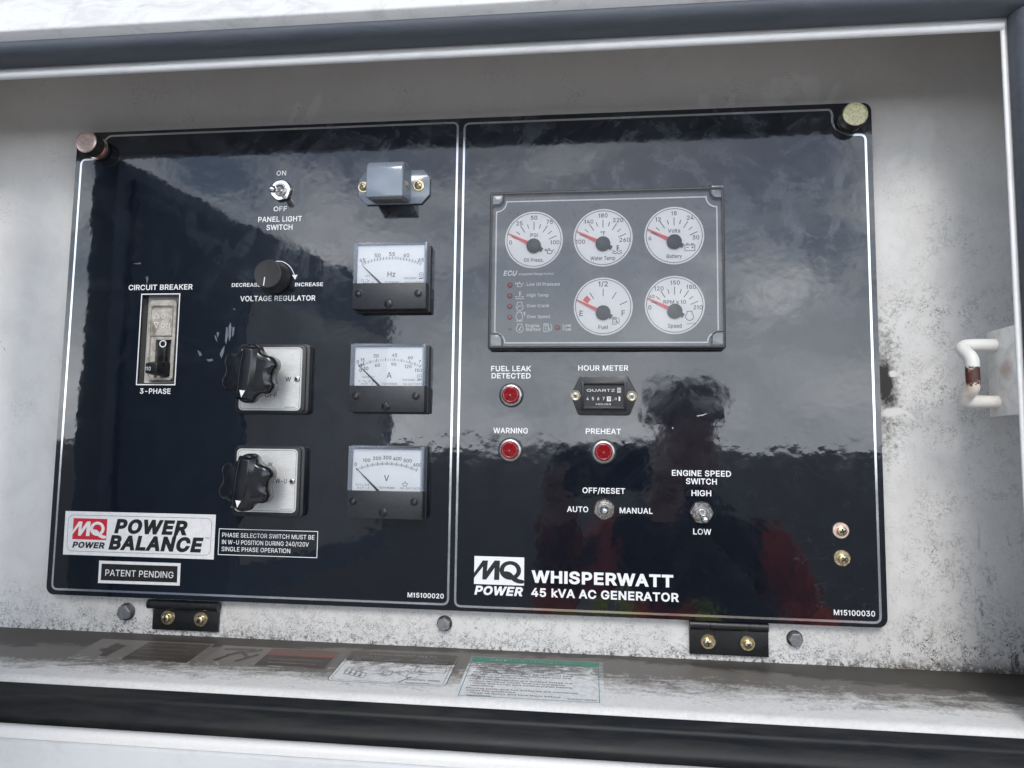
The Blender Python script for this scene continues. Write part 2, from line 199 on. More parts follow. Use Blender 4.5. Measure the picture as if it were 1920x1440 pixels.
def arc(cx, cy, r, a0, a1, n=12):
    return [(cx+r*math.cos(math.radians(a0+(a1-a0)*i/n)), cy+r*math.sin(math.radians(a0+(a1-a0)*i/n))) for i in range(n+1)]
def circ(cx, cy, r, n=40): return arc(cx, cy, r, 0, 360, n)[:-1]
def rrect(x0, y0, x1, y1, r, n=5):
    return arc(x1-r, y1-r, r, 0, 90, n) + arc(x0+r, y1-r, r, 90, 180, n) + arc(x0+r, y0+r, r, 180, 270, n) + arc(x1-r, y0+r, r, 270, 360, n)
class MB:
    def __init__(s): s.v = []; s.f = []; s.m = []; s.mi = 0; s.k = 0
    def add(s, vs, fs):
        n = len(s.v); s.v += [tuple(v) for v in vs]
        for f in fs: s.f.append(tuple(i+n for i in f)); s.m.append(s.mi)
        return s
    def prism(s, poly, h0, h1, ch=0, bottom=True):
        n = len(poly); rings = [[(x, y, h0) for x, y in poly]]
        if ch:
            ins = inset(poly, ch)
            rings += [[(x, y, h1-ch) for x, y in poly]]
            ins2 = inset(poly, ch*.3)
            rings += [[(x, y, h1-ch*.3) for x, y in ins2], [(x, y, h1) for x, y in ins]]
        else: rings += [[(x, y, h1) for x, y in poly]]
        vs = [p for r in rings for p in r]; fs = []
        for k in range(len(rings)-1):
            for i in range(n): j = (i+1) % n; fs.append((k*n+i, k*n+j, (k+1)*n+j, (k+1)*n+i))
        fs.append(tuple(range((len(rings)-1)*n, len(rings)*n)))
        if bottom: fs.append(tuple(range(n-1, -1, -1)))
        return s.add(vs, fs)
    def box(s, x0, x1, y0, y1, h0, h1, ch=0): return s.prism([(x0, y0), (x1, y0), (x1, y1), (x0, y1)], h0, h1, ch)
    def lathe(s, prof, cx=0, cy=0, n=36, tilt=None):
        vs = []; fs = []; idx = []
        for r, h in prof:
            if r <= 1e-9: idx.append([len(vs)]); vs.append((0, 0, h))
            else:
                idx.append(list(range(len(vs), len(vs)+n)))
                vs += [(r*math.cos(2*PI*i/n), r*math.sin(2*PI*i/n), h) for i in range(n)]
        for a, b in zip(idx, idx[1:]):
            for i in range(n):
                j = (i+1) % n
                if len(a) == 1 and len(b) == 1: continue
                if len(a) == 1: fs.append((a[0], b[j], b[i])[::-1])
                elif len(b) == 1: fs.append((a[i], a[j], b[0]))
                else: fs.append((a[i], a[j], b[j], b[i]))
        if tilt is not None: vs = [tuple(tilt @ Vector(v)) for v in vs]
        return s.add([(x+cx, y+cy, h) for x, y, h in vs], fs)
    def tube(s, path, r, n=12, cap=True):
        path = [Vector(p) for p in path]; rr = r if isinstance(r, (list, tuple)) else [r]*len(path)
        vs = []; fs = []; N = None
        for i, p in enumerate(path):
            t = (path[min(i+1, len(path)-1)]-path[max(i-1, 0)]).normalized()
            if N is None: N = t.orthogonal().normalized()
            N = (N - t*N.dot(t)).normalized(); B = t.cross(N)
            for k in range(n): a = 2*PI*k/n; vs.append(p + (N*math.cos(a)+B*math.sin(a))*rr[i])
        for i in range(len(path)-1):
            for k in range(n): j = (k+1) % n; fs.append((i*n+k, i*n+j, (i+1)*n+j, (i+1)*n+k))
        if cap: fs += [tuple(range(n-1, -1, -1)), tuple(range((len(path)-1)*n, len(path)*n))]
        return s.add(vs, fs)
    def sheet(s, poly, h):
        if sum(a[0]*b[1]-b[0]*a[1] for a, b in zip(poly, poly[1:]+poly[:1])) < 0: poly = poly[::-1]
        return s.add([(x, y, h) for x, y in poly], [tuple(range(len(poly)))])
    def strip(s, pts, w, h, closed=False):
        n = len(pts); P2 = [Vector(p) for p in pts]; vs = []
        for i in range(n):
            a = P2[i-1] if (i > 0 or closed) else None; b = P2[(i+1) % n] if (i < n-1 or closed) else None
            d0 = (P2[i]-a).normalized() if a is not None else (b-P2[i]).normalized()
            d1 = (b-P2[i]).normalized() if b is not None else d0
            n0 = Vector((-d0.y, d0.x)); n1 = Vector((-d1.y, d1.x)); m = n0+n1
            m = m/max(m.dot(n0), 0.35) if m.length > 1e-6 else n0
            vs += [(P2[i].x+m.x*w/2, P2[i].y+m.y*w/2, h), (P2[i].x-m.x*w/2, P2[i].y-m.y*w/2, h)]
        fs = [(2*i+1, 2*((i+1) % n)+1, 2*((i+1) % n), 2*i) for i in range(n if closed else n-1)]
        return s.add(vs, fs)
    def band(s, pts, w, h, t, closed=False):                       # a strip with thickness t
        s.strip(pts, w, h+t, closed); n = len(s.v); return s
    def ring(s, cx, cy, r0, r1, h, n=48):
        vs = []; fs = []
        for i in range(n):
            a = 2*PI*i/n; vs += [(cx+r0*math.cos(a), cy+r0*math.sin(a), h), (cx+r1*math.cos(a), cy+r1*math.sin(a), h)]
        for i in range(n): j = (i+1) % n; fs.append((2*i, 2*i+1, 2*j+1, 2*j))
        return s.add(vs, fs)
    def text(s, body, cx, cy, w, cap, h, shear=0, bold=0.0, rot=0, align=0):
        vs, fs = glyphs(body, bold)
        if not vs: return s
        x0 = min(v[0] for v in vs); x1 = max(v[0] for v in vs)
        H = 0.682+2*bold; ca, sa = math.cos(math.radians(rot)), math.sin(math.radians(rot)); out = []
        if w is None: w = cap/H*(x1-x0)
        for x, y in vs:
            X = ((x-x0)/(x1-x0)-.5)*w + align*w/2; Y = ((y+bold)/H-.5)*cap; X += shear*Y
            out.append((cx+X*ca-Y*sa, cy+X*sa+Y*ca, h))
        return s.add(out, fs)
    def ptext(s, F, body, x, y, w, cap, h, **k):                    # sizes measured on the photograph
        a, b = F.px(x, y, h); sx, sy = F.sc(x, y, h)
        return s.text(body, a, b, w*sx if w else None, cap*sy, h, **k)
    def build(s, name, mats, parent=None, F=P, bevel=0, seg=2, smooth=38, loc=None):
        me = bpy.data.meshes.new(name)
        base = Vector(loc) if loc is not None else (WL[parent] if parent is not None else Vector((0, 0, 0)))
        me.from_pydata([F.pt(*v)-base for v in s.v], [], s.f)
        mats = mats if isinstance(mats, (list, tuple)) else [mats]
        for m in mats: me.materials.append(m)
        me.polygons.foreach_set('material_index', s.m)
        if bevel:
            bm = bmesh.new(); bm.from_mesh(me); bmesh.ops.remove_doubles(bm, verts=bm.verts, dist=1e-6)
            es = [e for e in bm.edges if len(e.link_faces) == 2 and e.calc_face_angle(0) > math.radians(28)]
            bmesh.ops.bevel(bm, geom=es, offset=bevel, segments=seg, profile=.5, affect='EDGES', clamp_overlap=True)
            bm.to_mesh(me); bm.free()
        if smooth:
            me.polygons.foreach_set('use_smooth', [True]*len(me.polygons)); me.set_sharp_from_angle(angle=math.radians(smooth))
        o = bpy.data.objects.new(name, me); COL.objects.link(o)
        if parent is not None: o.parent = parent
        else: o.location = base
        WL[o] = base
        return o
WL = {}
def inset(poly, d):
    n = len(poly); out = []; P2 = [Vector(p) for p in poly]
    for i in range(n):
        d0 = (P2[i]-P2[i-1]).normalized(); d1 = (P2[(i+1) % n]-P2[i]).normalized()
        n0 = Vector((-d0.y, d0.x)); n1 = Vector((-d1.y, d1.x)); m = n0+n1; m = m/max(m.dot(n0), .3)
        out.append((P2[i].x+m.x*d, P2[i].y+m.y*d))
    return out
def thing(name, label, cat, loc, group=None):
    o = bpy.data.objects.new(name, None); COL.objects.link(o); o.location = loc; o.empty_display_size = .01
    o['label'] = label; o['category'] = cat
    if group: o['group'] = group
    WL[o] = Vector(loc); return o
def tag(o, label, cat, group=None):
    o['label'] = label; o['category'] = cat
    if group: o['group'] = group
    return o

# ------------------------------------------------------------------ materials
class NM:
    def __init__(s, name):
        s.m = bpy.data.materials.new(name); s.m.use_nodes = True; s.t = s.m.node_tree; s.t.nodes.clear()
        s.out = s.n('ShaderNodeOutputMaterial'); s.b = s.n('ShaderNodeBsdfPrincipled'); s.l(s.b.outputs[0], s.out.inputs[0])
        s.pos = s.n('ShaderNodeNewGeometry').outputs['Position']; s._xyz = None
    def n(s, t, **k):
        n = s.t.nodes.new(t)
        for a, b in k.items(): setattr(n, a, b)
        return n
    def l(s, a, b): s.t.links.new(a, b)
    def _in(s, sock, v):
        if isinstance(v, bpy.types.NodeSocket): s.l(v, sock)
        else: sock.default_value = v
    def math(s, op, a, b=0, c=0, clamp=False):
        n = s.n('ShaderNodeMath', operation=op, use_clamp=clamp); s._in(n.inputs[0], a); s._in(n.inputs[1], b); s._in(n.inputs[2], c); return n.outputs[0]
    def noise(s, scale, detail=4, rough=.55, dist=0, vec=None, sc3=None):
        n = s.n('ShaderNodeTexNoise'); v = vec or s.pos
        if sc3:
            m = s.n('ShaderNodeMapping'); m.inputs['Scale'].default_value = sc3; s.l(v, m.inputs[0]); v = m.outputs[0]
        s.l(v, n.inputs['Vector']); n.inputs['Scale'].default_value = scale; n.inputs['Detail'].default_value = detail
        n.inputs['Roughness'].default_value = rough; n.inputs['Distortion'].default_value = dist; return n.outputs['Fac']
    def ramp(s, f, a, b, lo=0., hi=1.):
        n = s.n('ShaderNodeMapRange', clamp=True); s._in(n.inputs[0], f); n.inputs[1].default_value = a; n.inputs[2].default_value = b
        s._in(n.inputs[3], lo); s._in(n.inputs[4], hi); return n.outputs[0]
    def mix(s, f, a, b):
        n = s.n('ShaderNodeMix', data_type='RGBA'); s._in(n.inputs['Factor'], f)
        for k, v in (('A', a), ('B', b)):
            if isinstance(v, bpy.types.NodeSocket): s.l(v, n.inputs[k])
            else: n.inputs[k].default_value = (*v, 1)
        return n.outputs['Result']
    def xyz(s):
        if not s._xyz:
            n = s.n('ShaderNodeSeparateXYZ'); s.l(s.pos, n.inputs[0]); s._xyz = n.outputs
        return s._xyz
    def color(s, v):
        if isinstance(v, bpy.types.NodeSocket): s.l(v, s.b.inputs['Base Color'])
        else: s.b.inputs['Base Color'].default_value = (*v, 1)
    def set(s, **k):
        for a, v in k.items(): s._in(s.b.inputs[a.replace('_', ' ')], v)
    def bump(s, f, strength, dist=.001):
        n = s.n('ShaderNodeBump'); s.l(f, n.inputs['Height']); n.inputs['Strength'].default_value = strength; n.inputs['Distance'].default_value = dist
        s.l(n.outputs[0], s.b.inputs['Normal'])
    def ell(s, cx, cz, rx, rz, rot=0, wob=.35, soft=.35, ns=60):      # a smudge of its own shape on an upright plane; 1 inside
        x, _, z = s.xyz()[:3]
        a, b = math.cos(math.radians(rot)), math.sin(math.radians(rot))
        dx = s.math('SUBTRACT', x, cx); dz = s.math('SUBTRACT', z, cz)
        u = s.math('ADD', s.math('MULTIPLY', dx, a/rx), s.math('MULTIPLY', dz, b/rx))
        v = s.math('ADD', s.math('MULTIPLY', dx, -b/rz), s.math('MULTIPLY', dz, a/rz))
        d = s.math('SQRT', s.math('ADD', s.math('MULTIPLY', u, u), s.math('MULTIPLY', v, v)))
        d = s.math('ADD', d, s.math('MULTIPLY', s.math('SUBTRACT', s.noise(ns, 5, .65), .5), wob*2))
        return s.ramp(d, 1, 1-soft, 0, 1)
def simple(name, col, rough=.5, metal=0., var=.25, ns=180., bump=0., bs=900., spec=.5, coat=0., dust=0.):
    k = NM(name); f = k.noise(ns, 5, .6)
    c = k.mix(k.ramp(f, .3, .7), [v*(1-var) for v in col], [min(1, v*(1+var*.6)) for v in col])
    if dust: c = k.mix(k.ramp(k.noise(ns*3.3, 6, .7), .5, .75, 0, dust), c, (.33, .31, .28))
    k.color(c); k.set(Metallic=metal, Roughness=k.ramp(f, .25, .75, max(.02, rough-.08), min(1, rough+.1)))
    k.b.inputs['Specular IOR Level'].default_value = spec; k.b.inputs['Coat Weight'].default_value = coat
    if bump: k.bump(k.noise(bs, 4, .6), bump, .0006)
    return k.m
M = {}
def hairs(k, scale, width, mask_scale, lo, hi, dist=1.4):
    n = k.noise(scale, 3, .6, dist); r = k.math('ABSOLUTE', k.math('SUBTRACT', n, .5))
    line = k.ramp(r, width, width*.35)
    return k.math('MULTIPLY', line, k.ramp(k.noise(mask_scale, 4, .6), lo, hi))
# glossy black panel sheet: orange peel, wipe smears, fine scratches and dust
k = NM('black_gloss_panel')
x_, y_, z_ = k.xyz()[:3]
def turned(ang, sc3):
    m = k.n('ShaderNodeMapping'); m.inputs['Rotation'].default_value = (0, math.radians(ang), 0); k.l(k.pos, m.inputs[0])
    m2 = k.n('ShaderNodeMapping'); m2.inputs['Scale'].default_value = sc3; k.l(m.outputs[0], m2.inputs[0]); return m2.outputs[0]
smear = k.noise(10, 9, .68, 1.8); patch = k.noise(17, 8, .66, 2.6); fine = k.noise(70, 6, .7, .6, sc3=(.5, 1, 1.6)); grit = k.noise(1300, 3, .8)
wipe1 = k.noise(42, 6, .62, 1.2, vec=turned(38, (.16, 1, 1))); wipe2 = k.noise(42, 6, .62, 1.5, vec=turned(-28, (.14, 1, 1))); wipe3 = k.noise(120, 5, .7, .4, vec=turned(82, (.08, 1, 1)))
upr = k.math('MULTIPLY', k.ramp(z_, .09, .26, .10, 1.), k.ramp(k.math('ADD', x_, k.math('MULTIPLY', z_, .6)), .26, .42, .25, 1.))
p1 = k.ramp(patch, .50, .575); p2 = k.ramp(smear, .46, .62)
w_ = k.math('MAXIMUM', k.math('MULTIPLY', k.ramp(wipe1, .52, .66), p2), k.math('MULTIPLY', k.ramp(wipe2, .52, .66), k.ramp(patch, .46, .54)))
w_ = k.math('MAXIMUM', w_, k.math('MULTIPLY', k.ramp(wipe3, .55, .70), .45))
sm = k.math('MULTIPLY', k.math('ADD', k.math('MULTIPLY', p1, .5), k.math('ADD', k.math('MULTIPLY', p2, .30), k.math('MULTIPLY', w_, .55))), upr)
scr = k.math('MULTIPLY', k.math('MAXIMUM', hairs(k, 26, .0022, 14, .42, .6, 1.2), hairs(k, 55, .003, 20, .48, .62, .6)), k.ramp(x_, .30, .55, .25, 1))
dust = k.math('ADD', k.math('MULTIPLY', sm, .085), k.math('MULTIPLY', k.ramp(grit, .64, .72), k.ramp(fine, .4, .7, .02, .20)))
dust = k.math('ADD', dust, k.math('MULTIPLY', scr, .05))
k.color(k.mix(dust, (.0042, .0066, .0115), (.36, .40, .47)))
k.set(Roughness=k.math('ADD', k.math('MULTIPLY', sm, .11), k.ramp(fine, .4, .75, .03, .08)))
k.b.inputs['IOR'].default_value = 1.75
pb = k.math('ADD', k.math('MULTIPLY', k.noise(28, 3, .5), 1.0), k.math('MULTIPLY', k.noise(160, 2, .5), .10))
k.bump(pb, .030, .01)
M['panel'] = k.m
# weathered white enclosure paint on the recessed wall
k = NM('weathered_white_wall'); x_, y_, z_ = k.xyz()[:3]
big = k.noise(14, 6, .6, .8)
c = k.mix(k.ramp(big, .3, .7), (.625, .615, .60), (.715, .708, .695))
low = k.ramp(z_, .014, -.026, .05, 1)
rgt = k.math('MULTIPLY', k.ramp(x_, .635, .66), k.ramp(x_, .74, .67, .6, 1))
up2 = k.ramp(z_, .36, .22, .1, 1)
rgt = k.math('MULTIPLY', rgt, up2)
sp = k.noise(950, 3, .75); sp2 = k.noise(420, 5, .75, .8)
den = k.math('ADD', k.math('MULTIPLY', low, .085), k.math('MULTIPLY', rgt, .020))
thr = k.math('SUBTRACT', .745, k.math('MULTIPLY', den, 1.5))
speck = k.ramp(k.math('SUBTRACT', sp2, thr), 0, .05)
den2 = k.math('ADD', k.math('MULTIPLY', low, 1), k.math('MULTIPLY', rgt, k.ramp(k.noise(24, 4, .6), .42, .64, .15, .85)))
h1 = k.math('MULTIPLY', k.math('MAXIMUM', hairs(k, 250, .022, 110, .43, .54, 1.0), hairs(k, 120, .011, 55, .47, .56, 2.2)), den2)
h2 = k.math('MULTIPLY', hairs(k, 70, .005, 30, .55, .62, 2.6), .8)
fr = k.ramp(k.math('SUBTRACT', sp, .70), 0, .05, 0, .45)
dk = k.math('MAXIMUM', k.math('MAXIMUM', speck, h1), k.math('MAXIMUM', h2, fr))
film = k.math('MULTIPLY', k.ramp(k.noise(40, 6, .65, 1), .42, .7), k.math('ADD', .13, k.math('MULTIPLY', rgt, .0)))
c = k.mix(film, c, (.30, .29, .27))
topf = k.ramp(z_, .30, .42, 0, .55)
c = k.mix(topf, c, (.56, .515, .475))                                   # browner and darker towards the top
for e in ((.6615, .3413, .0042, .013, -52, .25), (.679, .352, .009, .030, -12, .3), (.674, .318, .018, .018, 20, .5), (.582, .402, .018, .010, 20, 1.1), (.572, .391, .010, .006, -30, 1.2), (.600, .398, .008, .012, 10, 1.1), (.540, .390, .003, .010, -20, .6), (.520, .392, .004, .008, 15, .8), (.204, .400, .005, .014, -25, .5), (.188, .397, .004, .012, -25, .5), (.680, .180, .005, .022, -35, .5), (.678, .158, .003, .012, -30, .5), (.615, .392, .004, .014, -30, .5)):
    c = k.mix(k.math('MULTIPLY', k.ell(*e[:5], wob=e[5], ns=90), .5), c, (.74, .73, .71))
stain = k.ell(.6465, .172, .010, .024, 6, .7, .5, 150)
fringe = k.ell(.646, .172, .014, .060, 0, 1.5, .9, 330)
stain = k.math('MAXIMUM', k.math('MULTIPLY', stain, .99), k.math('MULTIPLY', fringe, .75))
c = k.mix(k.math('MULTIPLY', dk, .95), c, (.022, .021, .020))
drip = k.math('MULTIPLY', k.math('MULTIPLY', k.ramp(x_, .655, .71), k.ramp(z_, .10, -.02)), k.ramp(k.math('ADD', k.noise(120, 6, .72, .6, sc3=(1, 1, .22)), k.math('MULTIPLY', k.math('SUBTRACT', k.noise(420, 4, .7), .5), .35)), .56, .64))
c = k.mix(k.math('MULTIPLY', drip, .85), c, (.035, .032, .03))
c = k.mix(stain, c, (.014, .013, .012))
for e in ((.6525, .1795, .0036, .0030, 0, .5), (.651, .1515, .010, .0040, 8, .4), (.6625, .1495, .007, .0016, -38, .4)):
    c = k.mix(k.ell(*e[:5], wob=e[5], ns=300, soft=.4), c, (.70, .69, .67))
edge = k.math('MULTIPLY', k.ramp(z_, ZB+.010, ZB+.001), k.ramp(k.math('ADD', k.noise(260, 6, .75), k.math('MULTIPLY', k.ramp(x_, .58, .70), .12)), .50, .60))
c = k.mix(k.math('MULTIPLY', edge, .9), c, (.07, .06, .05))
k.color(c); k.set(Roughness=.55); k.bump(k.noise(700, 4, .7), .12, .0006)
M['wall'] = k.m
# shelf: white paint under brown grime that thickens towards the back
k = NM('grimy_white_shelf'); x_, y_, z_ = k.xyz()[:3]
st = k.noise(60, 7, .7, 1.2, sc3=(.55, 1.4, 1)); fn = k.noise(420, 5, .7, .5); streak = k.noise(110, 6, .7, .4, sc3=(.25, 1.3, 1))
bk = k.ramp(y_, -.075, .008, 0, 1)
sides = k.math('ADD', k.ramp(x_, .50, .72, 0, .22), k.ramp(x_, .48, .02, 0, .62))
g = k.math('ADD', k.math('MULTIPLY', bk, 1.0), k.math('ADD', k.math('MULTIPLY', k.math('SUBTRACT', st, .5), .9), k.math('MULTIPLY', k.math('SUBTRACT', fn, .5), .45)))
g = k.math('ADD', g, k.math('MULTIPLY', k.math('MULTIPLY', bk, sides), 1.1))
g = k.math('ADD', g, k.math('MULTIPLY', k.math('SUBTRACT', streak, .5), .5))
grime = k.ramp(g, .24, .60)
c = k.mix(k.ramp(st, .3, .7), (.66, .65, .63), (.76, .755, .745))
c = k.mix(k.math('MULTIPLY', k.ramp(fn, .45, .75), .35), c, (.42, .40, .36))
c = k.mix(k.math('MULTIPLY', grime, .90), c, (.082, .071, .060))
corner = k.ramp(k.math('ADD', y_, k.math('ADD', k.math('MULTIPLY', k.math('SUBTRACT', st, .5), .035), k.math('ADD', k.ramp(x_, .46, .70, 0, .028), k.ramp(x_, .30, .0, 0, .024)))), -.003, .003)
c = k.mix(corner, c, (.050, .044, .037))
c = k.mix(k.ramp(k.math('SUBTRACT', k.noise(900, 3, .75), .72), 0, .04, 0, .8), c, (.03, .03, .03))
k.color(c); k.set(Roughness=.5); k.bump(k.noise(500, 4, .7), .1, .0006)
M['shelf'] = k.m
def paint(name, col, dirt, scale=50, sp=.72, rough=.42, stretch=(.5, 1, 1)):
    k = NM(name); a = k.noise(scale, 7, .68, .9, sc3=stretch); s2 = k.noise(800, 3, .75)
    c = k.mix(k.math('MULTIPLY', k.ramp(a, .48, .75), dirt), col, (.30, .28, .25))
    c = k.mix(k.ramp(k.math('SUBTRACT', s2, sp), 0, .04, 0, .8), c, (.05, .05, .05))
    k.color(c); k.set(Roughness=rough); k.bump(k.noise(350, 3, .6), .06, .0006); return k.m
M['outer'] = paint('outer_white_paint', (.66, .675, .69), .25)
M['lip'] = paint('white_lip_paint', (.82, .815, .81), .22)
k = NM('ledge_white_paint'); y = k.xyz()[1]; a = k.noise(70, 7, .7, .8, sc3=(.35, 1, 1)); f2 = k.noise(500, 5, .7)
gg = k.ramp(k.math('ADD', k.math('ADD', y, k.math('MULTIPLY', k.math('SUBTRACT', a, .5), .022)), k.math('MULTIPLY', k.math('SUBTRACT', f2, .5), .010)), -.1065, -.0985)
c = k.mix(k.math('MULTIPLY', gg, .85), k.mix(k.ramp(f2, .4, .7, 0, .2), (.78, .775, .77), (.55, .53, .50)), (.17, .15, .125))
c = k.mix(k.ramp(k.math('SUBTRACT', k.noise(260, 4, .7), .70), 0, .04, 0, .8), c, (.10, .09, .08)); k.color(c); k.set(Roughness=.42); M['ledge'] = k.m
k = NM('underside_grey_paint'); M['hood'] = paint('hood_white_paint', (.66, .655, .65), .60, 60, .67)
# rubber seal, painted lighter with height in place of light bounced off the ground
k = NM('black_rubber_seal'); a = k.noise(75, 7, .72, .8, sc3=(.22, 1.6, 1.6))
upper_lit = k.mix(k.ramp(a, .35, .75), (.075, .086, .106), (.12, .13, .148)); new = k.mix(k.ramp(a, .40, .70), (.007, .009, .012), (.027, .026, .024))
k.color(k.mix(k.ramp(k.xyz()[2], .0, .36), new, upper_lit)); k.set(Roughness=k.ramp(a, .3, .7, .42, .6)); k.b.inputs['Specular IOR Level'].default_value = .3; k.bump(k.noise(500, 4, .65), .2, .0006)
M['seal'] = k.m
# printed silver outline and white print
k = NM('silver_print'); k.color((.76, .77, .79)); k.set(Metallic=.9, Roughness=k.ramp(k.noise(60, 3), .3, .7, .12, .2)); M['trim'] = k.m
k = NM('white_print'); k.color(k.mix(k.ramp(k.noise(900, 4, .7), .35, .7), (.86, .865, .87), (.74, .745, .76)) if False else k.mix(k.ramp(k.noise(1100, 4, .75), .63, .70, 0, .6), k.mix(k.ramp(k.noise(900, 4, .7), .35, .7), (.86, .865, .87), (.76, .765, .78)), (.08, .085, .095))); k.set(Roughness=.45); M['white'] = k.m
M['sticker_white'] = simple('sticker_white', (.76, .765, .775), .38, var=.08, dust=.30)
M['red'] = simple('sticker_red', (.55, .012, .03), .38, var=.1, dust=.1)
M['ink'] = simple('black_ink', (.012, .012, .014), .42, var=.2)
M['ink_grey'] = simple('dial_ink', (.022, .023, .028), .5, var=.1)
M['black_plastic'] = simple('black_plastic', (.016, .018, .022), .36, var=.25, bump=.15, dust=.10)
M['knob'] = simple('black_bakelite', (.007, .008, .011), .17, var=.25, ns=90, bump=.02, bs=200, dust=.04, spec=.6)
M['cap'] = simple('matte_black_cap', (.022, .023, .026), .52, var=.2, bump=.1)
M['meter_cover'] = simple('meter_cover_black', (.020, .023, .028), .42, var=.15, bump=.12, bs=1500, dust=.05)
M['rim'] = simple('cover_clear_corner', (.26, .28, .31), .14, var=.06, spec=.7)
M['dial'] = simple('dial_card', (.90, .91, .93), .5, var=.03)
M['needle'] = simple('grey_needle', (.035, .04, .05), .4, var=.1)
M['chrome'] = simple('chrome', (.85, .85, .86), .18, metal=1, var=.15, ns=500)
M['steel'] = simple('dull_steel', (.50, .50, .50), .34, metal=1, var=.3, ns=600, bump=.1)
M['nickel'] = simple('nickel_nut', (.62, .60, .56), .24, metal=1, var=.25, ns=500)
M['brass'] = simple('yellow_zinc', (.62, .53, .34), .27, metal=1, var=.35, ns=500, bump=.1)
M['copper'] = simple('coppery_zinc', (.82, .63, .56), .33, metal=1, var=.25, ns=400, bump=.15, bs=1200)
M['pitted'] = simple('pitted_zinc', (.74, .70, .46), .42, metal=1, var=.45, ns=900, bump=.9, bs=900)
M['dark_metal'] = simple('dark_knurled', (.10, .095, .09), .4, metal=.8, var=.3)
M['bolt'] = simple('painted_bolt', (.26, .265, .28), .38, metal=.55, var=.3, ns=350, bump=.25, dust=.2)
M['hinge'] = simple('hinge_black', (.008, .009, .011), .32, var=.4, bump=.15, dust=.07)
M['lamp_grey'] = simple('lamp_grey_paint', (.20, .235, .285), .18, var=.08, ns=60, coat=.5, dust=.04)
M['lens'] = simple('lamp_lens', (.20, .19, .18), .2, var=.25)
k = NM('brushed_plate'); a = k.noise(900, 3, .6, 0, sc3=(.35, 1, 1)); k.color(k.mix(k.ramp(a, .3, .7), (.70, .70, .68), (.82, .82, .81))); k.set(Metallic=.35, Roughness=k.ramp(a, .3, .7, .32, .45)); M['plate'] = k.m
k = NM('breaker_beige'); a = k.noise(95, 7, .7, .8); k.color(k.mix(k.ramp(a, .40, .72), (.50, .47, .42), (.13, .11, .085))); k.set(Roughness=.5); k.bump(k.noise(600, 4), .1, .0006); M['beige'] = k.m
k = NM('red_lens'); k.color((.25, .004, .010)); k.set(Roughness=.12); k.b.inputs['Coat Weight'].default_value = .6
k.b.inputs['Subsurface Weight'].default_value = .12; k.b.inputs['Subsurface Radius'].default_value = (.003, .0006, .0006)
x = k.noise(260, 3); k.bump(x, .12, .001); M['red_lens'] = k.m
M['led_red'] = simple('dark_red_led', (.30, .012, .02), .2, var=.2)
M['led_green'] = simple('pale_green_led', (.16, .36, .28), .2, var=.2)
M['gauge_face'] = simple('gauge_grey_face', (.115, .125, .14), .3, var=.08, ns=120)
M['gauge_white'] = simple('gauge_white_dial', (.92, .925, .93), .45, var=.02)
M['needle_red'] = simple('red_needle', (.75, .05, .05), .4, var=.05)
M['hub'] = simple('needle_hub', (.035, .038, .043), .5, var=.1)
M['green_print'] = simple('green_print', (.03, .20, .13), .4, var=.3, dust=.25)
M['green_line'] = simple('green_line', (.06, .25, .24), .4, var=.2)
def pane(name, ior, tint=(.93, .95, .97), rough=.02):
    k = NM(name); k.t.nodes.remove(k.b)
    f = k.n('ShaderNodeFresnel'); f.inputs[0].default_value = ior
    t = k.n('ShaderNodeBsdfTransparent'); t.inputs[0].default_value = (*tint, 1); g = k.n('ShaderNodeBsdfGlossy'); g.inputs['Roughness'].default_value = rough
    b = k.n('ShaderNodeBump'); b.inputs['Strength'].default_value = .006; b.inputs['Distance'].default_value = .01; k.l(k.noise(35, 2), b.inputs['Height']); k.l(b.outputs[0], g.inputs['Normal'])
    m = k.n('ShaderNodeMixShader'); k.l(f.outputs[0], m.inputs[0]); k.l(t.outputs[0], m.inputs[1]); k.l(g.outputs[0], m.inputs[2]); k.l(m.outputs[0], k.out.inputs[0])
    return k.m
M['pane'] = pane('clear_meter_window', 1.5)
M['cover'] = pane('clear_gauge_cover', 1.7, (.97, .975, .985), .012)
M['case'] = pane('clear_meter_case', 1.55, (.93, .95, .98), .04)
k = NM('milky_case'); tb = k.n('ShaderNodeBsdfTransparent'); tb.inputs[0].default_value = (.90, .93, .98, 1); k.color((.42, .46, .54)); k.set(Roughness=.12)
mm = k.n('ShaderNodeMixShader'); mm.inputs[0].default_value = .38; k.l(tb.outputs[0], mm.inputs[1]); k.l(k.b.outputs[0], mm.inputs[2]); k.l(mm.outputs[0], k.out.inputs[0]); M['case'] = k.m
# stickers lying in the grime of the shelf
def grimy(name, col, thr):
    k = NM(name); y = k.xyz()[1]; a = k.noise(130, 7, .72, 1, sc3=(.6, 1.2, 1))
    g = k.math('ADD', k.ramp(y, -.070, .0, -.1, .46), a)
    c = k.mix(k.ramp(k.noise(300, 4), .35, .7), col, [v*.8 for v in col])
    k.color(k.mix(k.math('MULTIPLY', k.ramp(g, thr, thr+.16), .8), c, (.088, .077, .066))); k.set(Roughness=.45); return k.m
M['decal_white'] = grimy('decal_white', (.72, .73, .73), .66)
M['decal_dim'] = grimy('decal_dim', (.50, .48, .45), .47)
M['decal_ink'] = grimy('decal_ink', (.015, .015, .017), .90)
M['decal_dark'] = grimy('decal_dark', (.060, .047, .040), .72)
M['decal_red'] = grimy('decal_red', (.34, .055, .035), .62)
M['decal_green'] = grimy('decal_green', (.03, .22, .14), .92)
M['decal_line'] = grimy('decal_line', (.05, .22, .24), .9)
